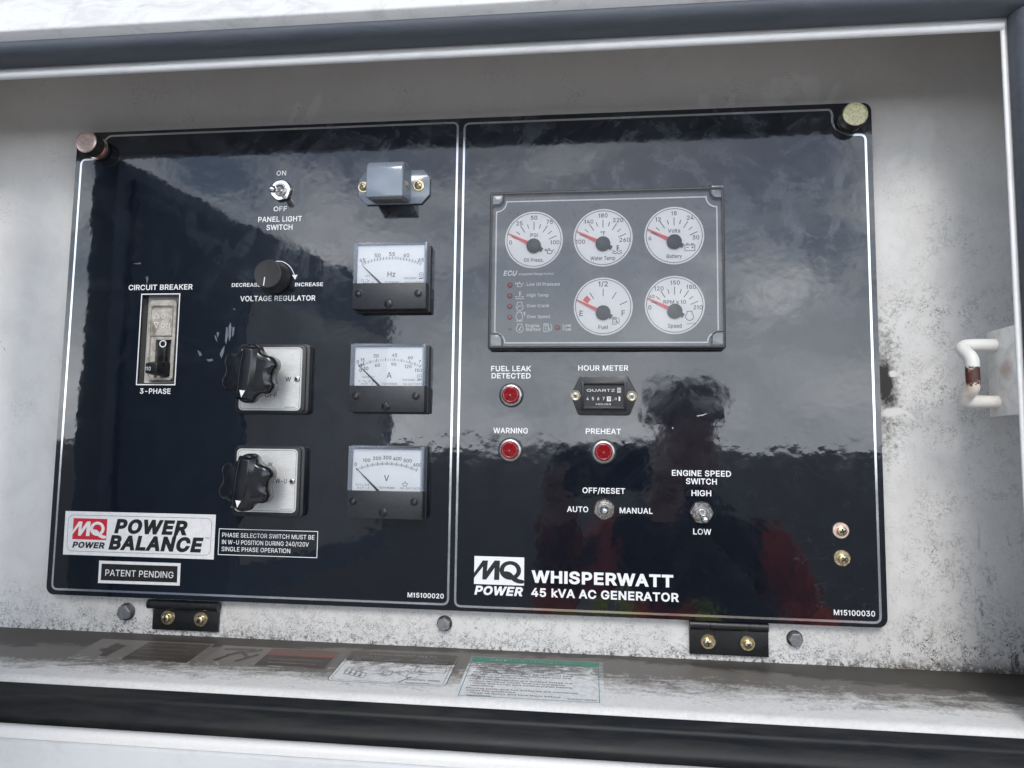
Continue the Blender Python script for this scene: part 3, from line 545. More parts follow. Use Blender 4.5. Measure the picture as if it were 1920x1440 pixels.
# ================================================================== the enclosure
enc = thing('generator_enclosure', 'weathered white steel generator enclosure with a recessed opening edged in black rubber', 'enclosure', (0.3, WALLY, ZB))
LX = 0.6912; LZ = 0.3906; X0, X1 = -.95, 1.75
def extr(prof, x0, x1, close=False):                                  # profile (y, z) pulled along X
    mb = MB(); n = len(prof)
    nx = 14
    for i in range(nx+1):
        x = x0+(x1-x0)*i/nx
        mb.v += [(x, y, z) for y, z in prof]
    for i in range(nx):
        for j in range(n if close else n-1):
            q = (j+1) % n; mb.f.append((i*n+j, i*n+q, (i+1)*n+q, (i+1)*n+j)); mb.m.append(0)
    return mb
wl = MB()
wl.add([(-.12, WALLY, ZB-.004), (.85, WALLY, ZB-.004), (.85, WALLY, .44), (-.12, WALLY, .44)], [(0, 1, 2, 3)])
wl.build('back_wall', M['wall'], enc, G, smooth=0)
sw = MB()                                                             # hidden returns of the recess behind the lip
sw.add([(.745, .010, -.045), (.745, -.0705, -.045), (.745, -.0705, .441), (.745, .010, .441)], [(0, 1, 2, 3)])
sw.add([(-.121, .010, -.045), (-.121, -.0705, -.045), (-.121, -.0705, .441), (-.121, .010, .441)], [(3, 2, 1, 0)])
sw.add([(-.121, .010, .4415), (.851, .010, .4415), (.851, -.0705, .4415), (-.121, -.0705, .4415)], [(0, 1, 2, 3)])
sw.build('side_wall', M['wall'], enc, G, smooth=0)
# shelf with its rolled front edge
zf = lambda y: ZB + (y-WALLY)*SL
pr = [(.012, zf(.012)), (-.068, zf(-.068))]
for a in range(0, 91, 10):
    pr.append((-.0695-.0075*math.sin(math.radians(a)), zf(-.0695)-.0075*(1-math.cos(math.radians(a)))))
pr += [(-.0770, -.056)]
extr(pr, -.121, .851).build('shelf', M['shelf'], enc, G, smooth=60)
# front lip, a rolled hem all round the opening
def hem(path, name, r=.0026):
    mb = MB(); mb.tube(path, r, 14); return mb.build(name, M['lip'], enc, G, smooth=60)
hem([(X0, -.0730, LZ+.0026), (LX+.001, -.0730, LZ+.0026)], 'lip')
hem([(LX+.0012, -.0725, LZ+.004), (LX+.0012, -.0725, -.050)], 'lip', .0014)
fl = MB()
fl.add([(X0, -.0710, LZ+.0026), (X1, -.0710, LZ+.0026), (X1, -.0710, .442), (X0, -.0710, .442)], [(0, 1, 2, 3)])
fl.add([(LX+.0008, -.0712, -.055), (X1, -.0712, -.055), (X1, -.0712, LZ+.0022), (LX+.0008, -.0712, LZ+.0022)], [(0, 1, 2, 3)])
fl.add([(X0, -.0712, -.055), (-.119, -.0712, -.055), (-.119, -.0712, LZ+.0022), (X0, -.0712, LZ+.0022)], [(0, 1, 2, 3)])
fl.build('front_flange', M['lip'], enc, G, smooth=0)
# rubber seals
def dprof(cy, cz, ry, rz, base, n=16):                                # flattened bulb with a flat base towards +y
    return [(cy-ry*math.sin(PI*i/n)**.75, cz+rz*math.cos(PI*i/n)) for i in range(n+1)] + [(base, cz-rz), (base, cz+rz)]
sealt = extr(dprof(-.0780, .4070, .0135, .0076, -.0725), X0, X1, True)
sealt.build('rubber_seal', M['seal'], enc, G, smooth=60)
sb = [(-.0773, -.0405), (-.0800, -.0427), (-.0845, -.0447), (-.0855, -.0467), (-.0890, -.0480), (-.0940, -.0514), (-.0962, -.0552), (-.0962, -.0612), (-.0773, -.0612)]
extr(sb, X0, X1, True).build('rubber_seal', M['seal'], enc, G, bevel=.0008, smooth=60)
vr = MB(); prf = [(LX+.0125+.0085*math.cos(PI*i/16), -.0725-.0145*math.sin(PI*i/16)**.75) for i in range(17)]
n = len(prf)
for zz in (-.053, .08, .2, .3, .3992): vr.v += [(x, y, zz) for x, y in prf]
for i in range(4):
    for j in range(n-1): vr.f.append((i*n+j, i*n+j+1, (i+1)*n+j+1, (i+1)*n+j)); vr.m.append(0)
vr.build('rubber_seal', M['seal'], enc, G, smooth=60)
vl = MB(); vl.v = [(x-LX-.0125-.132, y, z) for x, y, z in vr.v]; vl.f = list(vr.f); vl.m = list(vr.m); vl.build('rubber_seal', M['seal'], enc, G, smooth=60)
# hood over the opening: folded return, rounded edge and a sloping white face
hp = [(-.0725, .4152), (-.0893, .4084), (-.0908, .4081), (-.0965, .4118), (-.0970, .4124), (-.0972, .4134), (-.0968, .4146)]
hp += [(-.080, .462), (-.03, .56), (.25, .66), (.25, .50), (.012, .45)]
extr(hp, X0, X1).build('hood', M['hood'], enc, G, smooth=35)
# ledge below the opening and the outer side panel
lp = [(-.078, -.0598), (-.0965, -.0598), (-.1035, -.0566), (-.1080, -.0554)]
for a in range(0, 91, 15): lp.append((-.1095-.0035*math.sin(math.radians(a)), -.0554-.0035*(1-math.cos(math.radians(a)))))
lp += [(-.1132, -.0613), (-.1105, -.0615)]
extr(lp, X0, X1).build('ledge', M['ledge'], enc, G, smooth=40)
op = [(-.1100, -.0610), (-.1132, -.0620), (-.1145, -.0632), (-.1146, -.0653), (-.1146, -1.05), (-.05, -1.05)]
extr(op, X0, X1).build('side_panel', M['outer'], enc, G, smooth=40)
ou = MB(); ou.box(.762, X1, -1.05, .40, .0725, .1146-.001)
ou.build('side_panel', M['outer'], enc, Frame((0, 0, 0), (1, 0, 0), (0, 0, 1), (0, -1, 0)), bevel=.003)

# ================================================================== control panel
pan = thing('instrument_board', 'glossy black generator control panel with silver outlines, hinged along its lower edge', 'control panel', P.pt(PW/2, 0, -.006))
out = rrect(0, 0, PW, PH, .0065, 6)
# the plate carries one cut-out for the circuit breaker
b0 = P.px(266.5, 552.5); b1 = P.px(327, 720.5)
BX0, BX1, BY0, BY1 = b0[0]+.0006, P.px(336, 552)[0]-.0012, P.px(292, 719.5)[1]+.0006, P.px(300, 552.5)[1]-.0006
BX0 = (P.px(265.5, 552)[0]+P.px(257, 720)[0])/2+.0008; BX1 = (P.px(336, 552)[0]+P.px(328, 720)[0])/2-.0008
pm = bmesh.new()
ov = [pm.verts.new(P.pt(x, y, 0)-WL[pan]) for x, y in out]; hv = [pm.verts.new(P.pt(x, y, 0)-WL[pan]) for x, y in ((BX0, BY0), (BX1, BY0), (BX1, BY1), (BX0, BY1))]
oe = [pm.edges.new((ov[i], ov[(i+1) % len(ov)])) for i in range(len(ov))]; he = [pm.edges.new((hv[i], hv[(i+1) % 4])) for i in range(4)]
bmesh.ops.triangle_fill(pm, edges=oe+he, use_beauty=True)
for f in pm.faces:
    f.normal_update()
    if f.normal.y > 0: f.normal_flip()
for vsx, dep in ((ov, .0055), (hv, .012)):
    nv = [pm.verts.new(v.co+Vector((0, dep, 0))) for v in vsx]
    for i in range(len(vsx)):
        j = (i+1) % len(vsx); q = (vsx[i], vsx[j], nv[j], nv[i]); pm.faces.new(q[::-1] if vsx is ov else q)
bmesh.ops.recalc_face_normals(pm, faces=pm.faces)
me = bpy.data.meshes.new('panel_plate'); pm.to_mesh(me); pm.free(); me.materials.append(M['panel'])
po = bpy.data.objects.new('panel_plate', me); COL.objects.link(po); po.parent = pan; WL[po] = WL[pan]
D = .00012
def pxs(F, pts, h): return [F.px(x, y, h) for x, y in pts]
def fillet(pts, r, n=5, closed=True):
    out = []; N = len(pts)
    for i in range(N):
        if not closed and i in (0, N-1): out.append(tuple(pts[i])); continue
        p = Vector(pts[i]); a = (Vector(pts[i-1])-p); b = (Vector(pts[(i+1) % N])-p); rr = min(r, a.length*.45, b.length*.45)
        A = p+a.normalized()*rr; B = p+b.normalized()*rr
        for t in range(n+1):
            t /= n; out.append(tuple(A*(1-t)**2+p*2*t*(1-t)+B*t*t))
    return out
def notch(cx, cy, r, a0, a1): return arc(cx, cy, r, a0, a1, 9)
# left outline, with the scooped corner round the thumbscrew
l0 = P.px(150, 400)[0]; l0b = P.px(95, 1080)[0]; lx = (l0+l0b)/2
lt = P.px(520, 243)[1]; lr = (P.px(855.5, 400)[0]+P.px(841, 1060)[0])/2; lb = P.px(500, 1120)[1]
tk = P.px(179, 272)
LO = [(lx, lb), (lr, lb), (lr, lt), (tk[0]+.0125, lt)] + [(tk[0]+.0075, lt-.0045)] + notch(tk[0], tk[1], .0105, 20, -70)[1:-1] + [(tk[0]-.0005, tk[1]-.0125), (lx, tk[1]-.0125)]
rl = (P.px(867, 400)[0]+P.px(855.5, 1060)[0])/2; rr_ = (P.px(1628.5, 400)[0]+P.px(1648, 1100)[0])/2; rt = P.px(1250, 217.5)[1]; rb = P.px(1200, 1150)[1]
kr = P.px(1590, 223)
RO = [(rl, rb), (rr_, rb), (rr_, kr[1]-.0125), (kr[0]+.0005, kr[1]-.0125)] + notch(kr[0], kr[1], .0115, 250, 165) + [(kr[0]-.0125, rt), (rl, rt)]
for pts, lab in ((LO, 'silver outline of the left half of the panel'), (RO, 'silver outline of the right half of the panel')):
    mb = MB(); mb.strip(fillet(pts, .0045, 5), .0016, D, True); o = mb.build('outline', M['trim'], pan, P, smooth=0); o['label'] = lab
def caption(lines, label=None, mat='white', bold=.022, h=D, F=P, parent=None, name='caption'):
    mb = MB()
    for t in lines: mb.ptext(F, *t[:5], h, bold=bold, shear=t[5] if len(t) > 5 else 0)
    o = mb.build(name, M[mat], parent or pan, F, smooth=0)
    o['label'] = label or 'white lettering reading ' + ' '.join(t[0] for t in lines)
    return o
caption([('ON', 527.5, 324.5, 18, 9)]); caption([('OFF', 525.5, 391.5, 25, 9)])
caption([('PANEL LIGHT', 525, 410.7, 82, 10), ('SWITCH', 524, 426, 49, 10)])
caption([('DECREASE', 461.5, 534.2, 54, 7)]); caption([('INCREASE', 579.4, 533.2, 52.5, 7)])
caption([('VOLTAGE REGULATOR', 520.5, 559.3, 141, 9.8)])
caption([('CIRCUIT BREAKER', 301, 538.5, 120, 10)]); caption([('3-PHASE', 291, 733.3, 57.5, 10)])
caption([('M15100020', 798, 1116.6, 68, 9)]); caption([('M15100030', 1602, 1149.5, 77.5, 10.3)])
caption([('FUEL LEAK', 958.3, 691, 75, 10), ('DETECTED', 958.3, 704.6, 73, 10)])
caption([('WARNING', 957.3, 807.3, 65, 10.3)]); caption([('PREHEAT', 1131.3, 808.7, 66, 10.3)]); caption([('HOUR METER', 1131, 690, 94, 10)])
caption([('OFF/RESET', 1132, 920, 80, 10.6)]); caption([('AUTO', 1083, 954.8, 40, 10.6)]); caption([('MANUAL', 1192.7, 957.6, 62, 10.6)])
caption([('ENGINE SPEED', 1315, 887.5, 111, 11), ('SWITCH', 1315, 902.6, 58, 11)]); caption([('HIGH', 1315, 924.6, 37, 11)]); caption([('LOW', 1316.7, 997, 34, 11)])
caption([('WHISPERWATT', 1128, 1085.3, 266, 23.5)], bold=.045)
caption([('45 kVA AC GENERATOR', 1133, 1115.4, 277, 16.5)], bold=.035)
# framed operating note
q = pxs(P, [(411, 992), (596, 996), (594, 1045.5), (409, 1040)], D)
xa, xb, ya, yb = (q[0][0]+q[3][0])/2, (q[1][0]+q[2][0])/2, (q[2][1]+q[3][1])/2, (q[0][1]+q[1][1])/2
mb = MB(); mb.strip([(xa, ya), (xb, ya), (xb, yb), (xa, yb)], .0005, D, True)
for t in (('PHASE SELECTOR SWITCH MUST BE', 502.5, 1005.2, 173, 8.2), ('IN W-U POSITION DURING 240/120V', 497, 1018.4, 163, 8.2), ('SINGLE PHASE OPERATION', 479.4, 1031, 129, 8.2)): mb.ptext(P, *t, D, bold=.006)
o = mb.build('notice', M['white'], pan, P, smooth=0); o['label'] = 'white framed note about the phase selector switch'
# arrow sweeping round the voltage regulator
ar = pxs(P, [(514, 490.5), (522, 489.5), (530, 490.6), (537, 494), (543.5, 499.5), (548, 506), (551.5, 514), (552.5, 518)], D)
mb = MB(); mb.strip(fillet(ar, .002, 3, False), .0006, D); mb.sheet(pxs(P, [(547.5, 515.5), (558, 515.2), (553.2, 524.5)], D*1.5), D*1.5)
o = mb.build('arrow', M['white'], pan, P, smooth=0); o['label'] = 'curved white arrow pointing to INCREASE'
q = pxs(P, [(265.3, 551.3), (336.7, 551.3), (328.2, 721.2), (256.3, 721.2)], D)
xa, xb, ya, yb = (q[0][0]+q[3][0])/2, (q[1][0]+q[2][0])/2, (q[2][1]+q[3][1])/2, (q[0][1]+q[1][1])/2
mb = MB(); mb.strip([(xa, ya), (xb, ya), (xb, yb), (xa, yb)], .0009, D, True); o = mb.build('outline', M['white'], pan, P, smooth=0); o['label'] = 'white rectangle round the circuit breaker'
# scratches down to bare metal
for pts in ([(273, 519), (277, 518), (278.5, 522), (277, 528), (275, 533), (274, 524)], [(402, 628), (405, 630), (408, 642), (404, 636)], [(406, 623), (411, 623), (408, 634)], [(424, 613), (427, 614), (427, 630), (424, 646), (422, 638)], [(429, 612), (432, 604), (434, 613), (433, 630), (430, 640), (428, 628)], [(436, 613), (440, 614), (438, 628), (435, 632)], [(416, 655), (421, 648), (420, 660), (415, 672), (412, 664)], [(370, 656), (376, 660), (379, 666), (374, 668)], [(386, 674), (398, 673), (400, 676), (392, 678)], [(437, 578), (442, 580), (439, 581)], [(249, 494), (257, 493.5), (263, 492), (265, 495), (257, 495.5)], [(1306, 779.5), (1327, 775), (1318, 779), (1307, 781)], [(1261, 800), (1263, 804), (1260, 803)]):
    mb = MB(); mb.sheet(pxs(P, pts, D), D); mb.build('scratch', M['trim'], pan, P, smooth=0)

# ------------------------------------------------------------------ company emblem (letters M and Q in a square, POWER below)
def emblem(mb, TL, TR, BR, BL, pw, h, mi_sq, mi_let, mi_pow):
    q = pxs(P, [TL, TR, BR, BL], h); xa = (q[0][0]+q[3][0])/2; xb = (q[1][0]+q[2][0])/2; ya = (q[2][1]+q[3][1])/2; yb = (q[0][1]+q[1][1])/2
    w, hh = xb-xa, yb-ya
    T = lambda x, y: (xa+x*w, ya+y*hh)
    mb.mi = mi_sq; mb.sheet([T(0, 0), T(1, 0), T(1, 1), T(0, 1)], h)
    mb.mi = mi_let; z = h+.00012; st = .00002
    # M drawn as one slanting zigzag that runs off the left edge
    mpoly = [(0, .27), (.155, .83), (.275, .83), (.265, .50), (.385, .86), (.505, .86), (.50, .16), (.395, .16), (.405, .57), (.265, .16), (.175, .16), (.165, .60), (.06, .27), (.015, .15)]
    mpoly = [(0, .40), (.17, .85), (.275, .85), (.255, .47), (.41, .86), (.515, .86), (.505, .17), (.40, .17), (.41, .60), (.245, .17), (.165, .17), (.175, .63), (0, .22)]
    mb.sheet([T(*p) for p in mpoly], z)
    qc = (.725, .525); cxq, cyq = T(*qc)
    vs = []; fs = []; N = 40
    for i in range(N):
        a = 2*PI*i/N; vs += [(cxq+.215*w*math.cos(a), cyq+.335*hh*math.sin(a), z+st), (cxq+.125*w*math.cos(a), cyq+.205*hh*math.sin(a), z+st)]
    mb.add(vs, [(2*i+1, 2*i, 2*((i+1) % N), 2*((i+1) % N)+1) for i in range(N)])
    tail = [(.56, .47), (.66, .50), (.74, .45), (.82, .30), (.90, .22), (1.0, .20), (1.0, .07), (.88, .07), (.78, .14), (.69, .31), (.62, .37), (.56, .36)]
    mb.sheet([T(*p) for p in fillet(tail, .05, 3)], z+2*st)
    mb.mi = mi_pow
    mb.ptext(P, 'POWER', *pw, h+(.0 if mi_pow == mi_sq else .00012), shear=.22, bold=.05)
mb = MB(); emblem(mb, (889.5, 1042.3), (983, 1045.3), (982.5, 1098), (888.8, 1095), (936, 1108, 90, 17), D, 0, 1, 0)
o = mb.build('emblem', [M['white'], M['ink']], pan, P, smooth=0); o['label'] = 'white square emblem of the letters MQ above the word POWER'

# ------------------------------------------------------------------ stickers on the panel
def quadrect(pts, h=0):
    q = pxs(P, pts, h); return (q[0][0]+q[3][0])/2, (q[2][1]+q[3][1])/2, (q[1][0]+q[2][0])/2, (q[0][1]+q[1][1])/2
def on_quad(TL, TR, BR, BL):
    # rectangle that lies slightly askew on the panel, as stuck by hand
    q = [Vector(p) for p in pxs(P, [TL, TR, BR, BL], 0)]; return q
t = thing('sticker', 'white sticker with a red emblem reading MQ POWER and POWER BALANCE in slanted black letters', 'sticker', P.pt(*P.px(261, 1003), D), 'stickers on the panel')
q = on_quad((123.4, 958), (405, 965), (400.8, 1049), (118.3, 1039.5))
mb = MB(); mb.prism([tuple(q[3]), tuple(q[2]), tuple(q[1]), tuple(q[0])], .00005, .00022)
mb.mi = 1
c0 = sum((v for v in q), Vector((0, 0)))/4
ins = inset([tuple(q[3]), tuple(q[2]), tuple(q[1]), tuple(q[0])], .0030)
mb.strip(fillet(ins, .005, 5), .00025, .0003, True)
H2 = .00032
emblem(mb, (138, 971.5), (201, 973), (199.3, 1013), (135.5, 1010.5), (166.5, 1022, 60, 11.5), H2, 2, 0, 1)
mb.mi = 1
mb.ptext(P, 'POWER', 284.5, 988.3, 136, 27.5, H2, shear=.2, bold=.06); mb.ptext(P, 'BALANCE', 292, 1019.5, 173, 28, H2, shear=.2, bold=.06); mb.ptext(P, 'TM', 388.5, 1009, 8, 3, H2)
pe = P.px(331, 990, 0); s_ = P.sc(331, 990, 0)
mb.sheet([(pe[0]-4.5*s_[0]-.0012, pe[1]-20*s_[1]), (pe[0]+1.5*s_[0]-.0012, pe[1]-20*s_[1]), (pe[0]+10*s_[0], pe[1]+2*s_[1]), (pe[0]+4*s_[0], pe[1]+2*s_[1])], H2+.00005)
mb.build('sticker_face', [M['sticker_white'], M['ink'], M['red']], t, P, smooth=0)
t = thing('sticker', 'small black sticker with a broad white border reading PATENT PENDING', 'sticker', P.pt(*P.px(261, 1074), D), 'stickers on the panel')
q = on_quad((186.3, 1051), (339, 1056), (337, 1098), (184, 1093)); po_ = [tuple(q[3]), tuple(q[2]), tuple(q[1]), tuple(q[0])]
mb = MB(); mb.prism(po_, .00005, .0002); mb.mi = 1; mb.sheet(inset(po_, .0023), .0003); mb.mi = 0
mb.ptext(P, 'PATENT PENDING', 261, 1075.8, 128, 12, .0004, bold=.008)
mb.build('sticker_face', [M['sticker_white'], M['ink']], t, P, smooth=0)

# ------------------------------------------------------------------ screws and bolts
def cross_screw(mb, cx, cy, r, h0, hh, mi=0, mislot=1, rot=20, n=28):
    mb.mi = mi; mb.lathe([(r, h0), (r, h0+hh*.35), (r*.86, h0+hh*.75), (r*.5, h0+hh*.98), (r*.0, h0+hh)], cx, cy, n)
    mb.mi = mislot
    for a in (rot, rot+90):
        ca, sa = math.cos(math.radians(a)), math.sin(math.radians(a)); l, w = r*.58, r*.15
        mb.sheet([(cx+ca*x-sa*y, cy+sa*x+ca*y) for x, y in ((-l, -w), (l, -w), (l, w), (-l, w))], h0+hh+.0001+(.00004 if a != rot else 0))
def washer(mb, cx, cy, r0, r1, h0, h1, mi=0, n=32):
    mb.mi = mi; mb.lathe([(r1, h0), (r1, h1-.0002), (r1-.0002, h1), (r0, h1), (r0, h0)], cx, cy, n)
def panel_screw(x, y, r, label, m1, m2, rot):
    c = P.px(x, y, .0015); R = r*P.sc(x, y, .0015)[0]
    t = thing('panel_screw', label, 'screw', P.pt(*c, 0), 'screws at the right of the panel')
    mb = MB(); washer(mb, *c, R*.4, R, .00005, .0012); mb.build('washer', M[m1], t)
    mb = MB(); cross_screw(mb, c[0]+.0004, c[1]-.0004, R*.62, .0012, .0028, rot=rot); mb.build('screw_head', [M[m2], M['ink']], t)
panel_screw(1577.3, 994.8, 15.6, 'upper of two cross-head screws near the right panel edge, with a pinkish washer', 'copper', 'brass', 15)
panel_screw(1579.6, 1047, 15.6, 'lower of two cross-head screws near the right panel edge, with a yellow washer', 'brass', 'brass', 40)
def hex_bolt(x, y, r, label, tilt, rot):
    c = W.px(x, y, .004); R = r*W.sc(x, y, .004)[0]
    t = thing('hex_bolt', label, 'bolt', W.pt(*c, 0), 'hex bolts below the panel')
    mb = MB(); mb.lathe([(R*1.06, .0001), (R*1.06, .0010), (R*.98, .0014), (R*.5, .0014)], *c); mb.build('washer', M['dark_metal'], t, W)
    mb = MB(); mb.prism([(c[0]+R*.93*math.cos(math.radians(60*i+rot)), c[1]+R*.93*math.sin(math.radians(60*i+rot))) for i in range(6)], .0014, .0056, R*.10)
    mb.sheet([(c[0]+R*.3*math.cos(math.radians(a)), c[1]+R*.3*math.sin(math.radians(a))) for a in (20, 150, 260)], .0058)
    mb.build('bolt_head', M['bolt'], t, W, smooth=15)
hex_bolt(232.5, 1148.5, 14.2, 'grey hex bolt in the white wall left of the left hinge', 0, 12)
hex_bolt(831.8, 1170.8, 13.4, 'grey hex bolt in the white wall midway between the two hinges', 0, 25)
hex_bolt(1492.5, 1199.5, 14.6, 'grey hex bolt in the white wall right of the right hinge', 0, 0)

def hinge(xl, xr, yt, yb, screws, label, knx0, knx1, seams):
    HF = .003
    a = W.px(xl, yb, HF); b = W.px(xr, yt, HF)
    t = thing('hinge', label, 'hinge', W.pt((a[0]+b[0])/2, a[1], 0), 'panel hinges')
    mb = MB(); mb.box(a[0], b[0], a[1], b[1]+.001, .0002, HF); mb.build('hinge_leaf', M['hinge'], t, W, bevel=.0005)
    zc = b[1]+.001; x0 = W.px(knx0, yt, HF+.003)[0]; x1 = W.px(knx1, yt, HF+.003)[0]
    mb = MB(); e = [x0]+[x0+(x1-x0)*s for s in seams]+[x1]
    for i in range(len(e)-1): mb.tube([(e[i]+.00015, zc, HF+.0015), (e[i+1]-.00015, zc, HF+.0015)], .0036, 16)
    mb.build('hinge_barrel', M['hinge'], t, W)
    for i, (sx, sy, r) in enumerate(screws):
        c = W.px(sx, sy, HF+.002); R = r*W.sc(sx, sy, HF+.002)[0]
        mb = MB(); washer(mb, *c, R*.4, R, HF, HF+.0011); mb.mi = 0; cross_screw(mb, c[0]-(.0006 if i == 0 else -.0002), c[1]-.0004, R*.60, HF+.0011, .003, rot=10+i*35)
        mb.build('screw', [M['brass'], M['ink']], t, W)
hinge(284.5, 410, 1139, 1180, [(313, 1158.5, 12.6), (374.5, 1162, 12.6)], 'black hinge under the left half of the panel, with two brass screws', 276, 409, (.04,))
hinge(1293, 1441, 1178, 1226, [(1328.5, 1204, 14), (1402.5, 1207.5, 14)], 'black hinge under the right half of the panel, with two brass screws', 1293, 1441, (.26, .76))

# ------------------------------------------------------------------ thumbscrews at the upper corners
def thumb(x, y, r, h, label, capm, sidem, neckm):
    c = P.px(x, y, h); R = r*P.sc(x, y, h)[0]
    t = thing('thumbscrew', label, 'thumbscrew', P.pt(*c, 0), 'thumbscrews at the upper panel corners')
    mb = MB(); mb.lathe([(R*.95, .0001), (R*.98, .0008), (R*.72, .0012), (R*.68, .0030), (R*.80, .0032), (R*.80, .0045), (R*.6, .0047)], *c); mb.build('collar', M[neckm], t)
    mb = MB(); n = 60; v = []; hs = (.0047, h-.0012)
    poly = [(c[0]+R*(.985 if i % 2 else 1.0)*math.cos(2*PI*i/(2*n)), c[1]+R*(.965 if i % 2 else 1.0)*math.sin(2*PI*i/(2*n))) for i in range(2*n)]
    mb.prism(poly, .0047, h-.0010); mb.build('knurled_head', M[sidem], t, smooth=10)
    mb = MB(); mb.lathe([(R*.97, h-.0012), (R*1.0, h-.0008), (R*.97, h-.0002), (R*.88, h), (R*.6, h-.0001), (R*.3, h-.0002), (0, h-.0002)], *c); mb.build('cap', M[capm], t, smooth=60)
thumb(160.5, 265, 19.6, .015, 'coppery knurled thumbscrew at the upper left corner of the panel', 'copper', 'dark_metal', 'copper')
thumb(1604.5, 212.5, 24.6, .013, 'pitted greenish-yellow knurled thumbscrew at the upper right corner of the panel', 'pitted', 'dark_metal', 'dark_metal')

# ------------------------------------------------------------------ toggle switches
def toggle(x, y, rn, tipx, tipy, tiph, label, rot, nutm, r_tip):
    c = P.px(x, y, .003); R = rn*P.sc(x, y, .003)[0]
    t = thing('toggle_switch', label, 'switch', P.pt(*c, 0), 'toggle switches')
    mb = MB(); mb.lathe([(R*1.10, .0001), (R*1.10, .0004), (R*.7, .0005)], *c); mb.build('washer', M['ink'], t)
    mb = MB(); poly = [(c[0]+R*1.05*math.cos(math.radians(60*i+rot)), c[1]+R*1.05*math.sin(math.radians(60*i+rot))) for i in range(6)]
    n = 36; ou_ = []
    for i in range(n):
        a = 2*PI*i/n; th = (math.degrees(a)-rot) % 60 - 30; ou_.append(R*1.13*math.cos(PI/6)/math.cos(math.radians(th)))
    vs = []; fs = []
    for i in range(n):
        a = 2*PI*i/n; ca, sa = math.cos(a), math.sin(a); ri = R*.66
        for r_, h_ in ((ou_[i], .0007), (ou_[i], .0027), (min(ou_[i]*.985, R*1.0), .0033), (ri, .0033), (ri, .0007)): vs.append((c[0]+r_*ca, c[1]+r_*sa, h_))
    for i in range(n):
        j = (i+1) % n
        for q_ in range(4): fs.append((i*5+q_, j*5+q_, j*5+q_+1, i*5+q_+1))
    mb.add(vs, fs); mb.build('hex_nut', M[nutm], t, smooth=25)
    mb = MB(); mb.lathe([(R*.65, .0010), (R*.65, .0046), (R*.60, .0050), (R*.50, .0050), (R*.42, .0030), (R*.25, .0022), (0, .0022)], *c); mb.build('bushing', M['steel'], t)
    tp = P.px(tipx, tipy, tiph); A = Vector((c[0], c[1], .0022)); B = Vector((tp[0], tp[1], tiph)); d = B-A
    rt_ = r_tip*P.sc(tipx, tipy, tiph)[0]
    pts = [A, A+d*.3, A+d*.75, A+d*.84, A+d*.93, B, B+d.normalized()*rt_*.45, B+d.normalized()*rt_*.62]
    mb = MB(); mb.tube(pts, [rt_*.55, rt_*.6, rt_*.88, rt_*1.0, rt_*1.03, rt_*.9, rt_*.55, rt_*.15], 18); mb.build('lever', M['chrome'], t, smooth=60)
toggle(526, 356.5, 17.8, 509.5, 354.5, .019, 'chrome toggle switch between ON and OFF above PANEL LIGHT SWITCH', 12, 'chrome', 6.2)
toggle(1133, 955.5, 18.3, 1133.5, 957.5, .018, 'chrome toggle switch between AUTO and MANUAL, lever straight out', 22, 'nickel', 8.0)
toggle(1316.5, 961.5, 19.5, 1322.5, 974.5, .0165, 'chrome toggle switch between HIGH and LOW, lever tipped down', 0, 'chrome', 7.6)

# ------------------------------------------------------------------ red pilot lamps
def pilot(x, y, r, label):
    c = P.px(x, y, .003); R = r*P.sc(x, y, .003)[0]
    t = thing('pilot_lamp', label, 'indicator light', P.pt(*c, 0), 'red pilot lamps')
    mb = MB(); mb.lathe([(R*1.08, .0001), (R*1.08, .0007), (R*.9, .0009)], *c, 48); mb.build('gasket', M['ink'], t)
    mb = MB(); mb.lathe([(R*.98, .0009), (R, .0016), (R*.98, .0024), (R*.90, .0031), (R*.78, .0033), (R*.76, .0022)], *c, 48); mb.build('bezel', M['steel'], t, smooth=50)
    mb = MB(); pr_ = [(R*.765, .0020), (R*.765, .0052), (R*.74, .0062), (R*.68, .0068)]
    for i in range(6): pr_ += [(R*(.60-.095*i), .0070+.00014*i), (R*(.56-.095*i), .0067+.00014*i)]
    mb.lathe(pr_+[(0, .0076)], *c, 48); mb.build('lens', M['red_lens'], t, smooth=60)
pilot(958, 740.5, 21.3, 'red pilot lamp under FUEL LEAK DETECTED'); pilot(956.3, 843.8, 21.7, 'red pilot lamp under WARNING'); pilot(1131.7, 847.2, 22.4, 'red pilot lamp under PREHEAT')

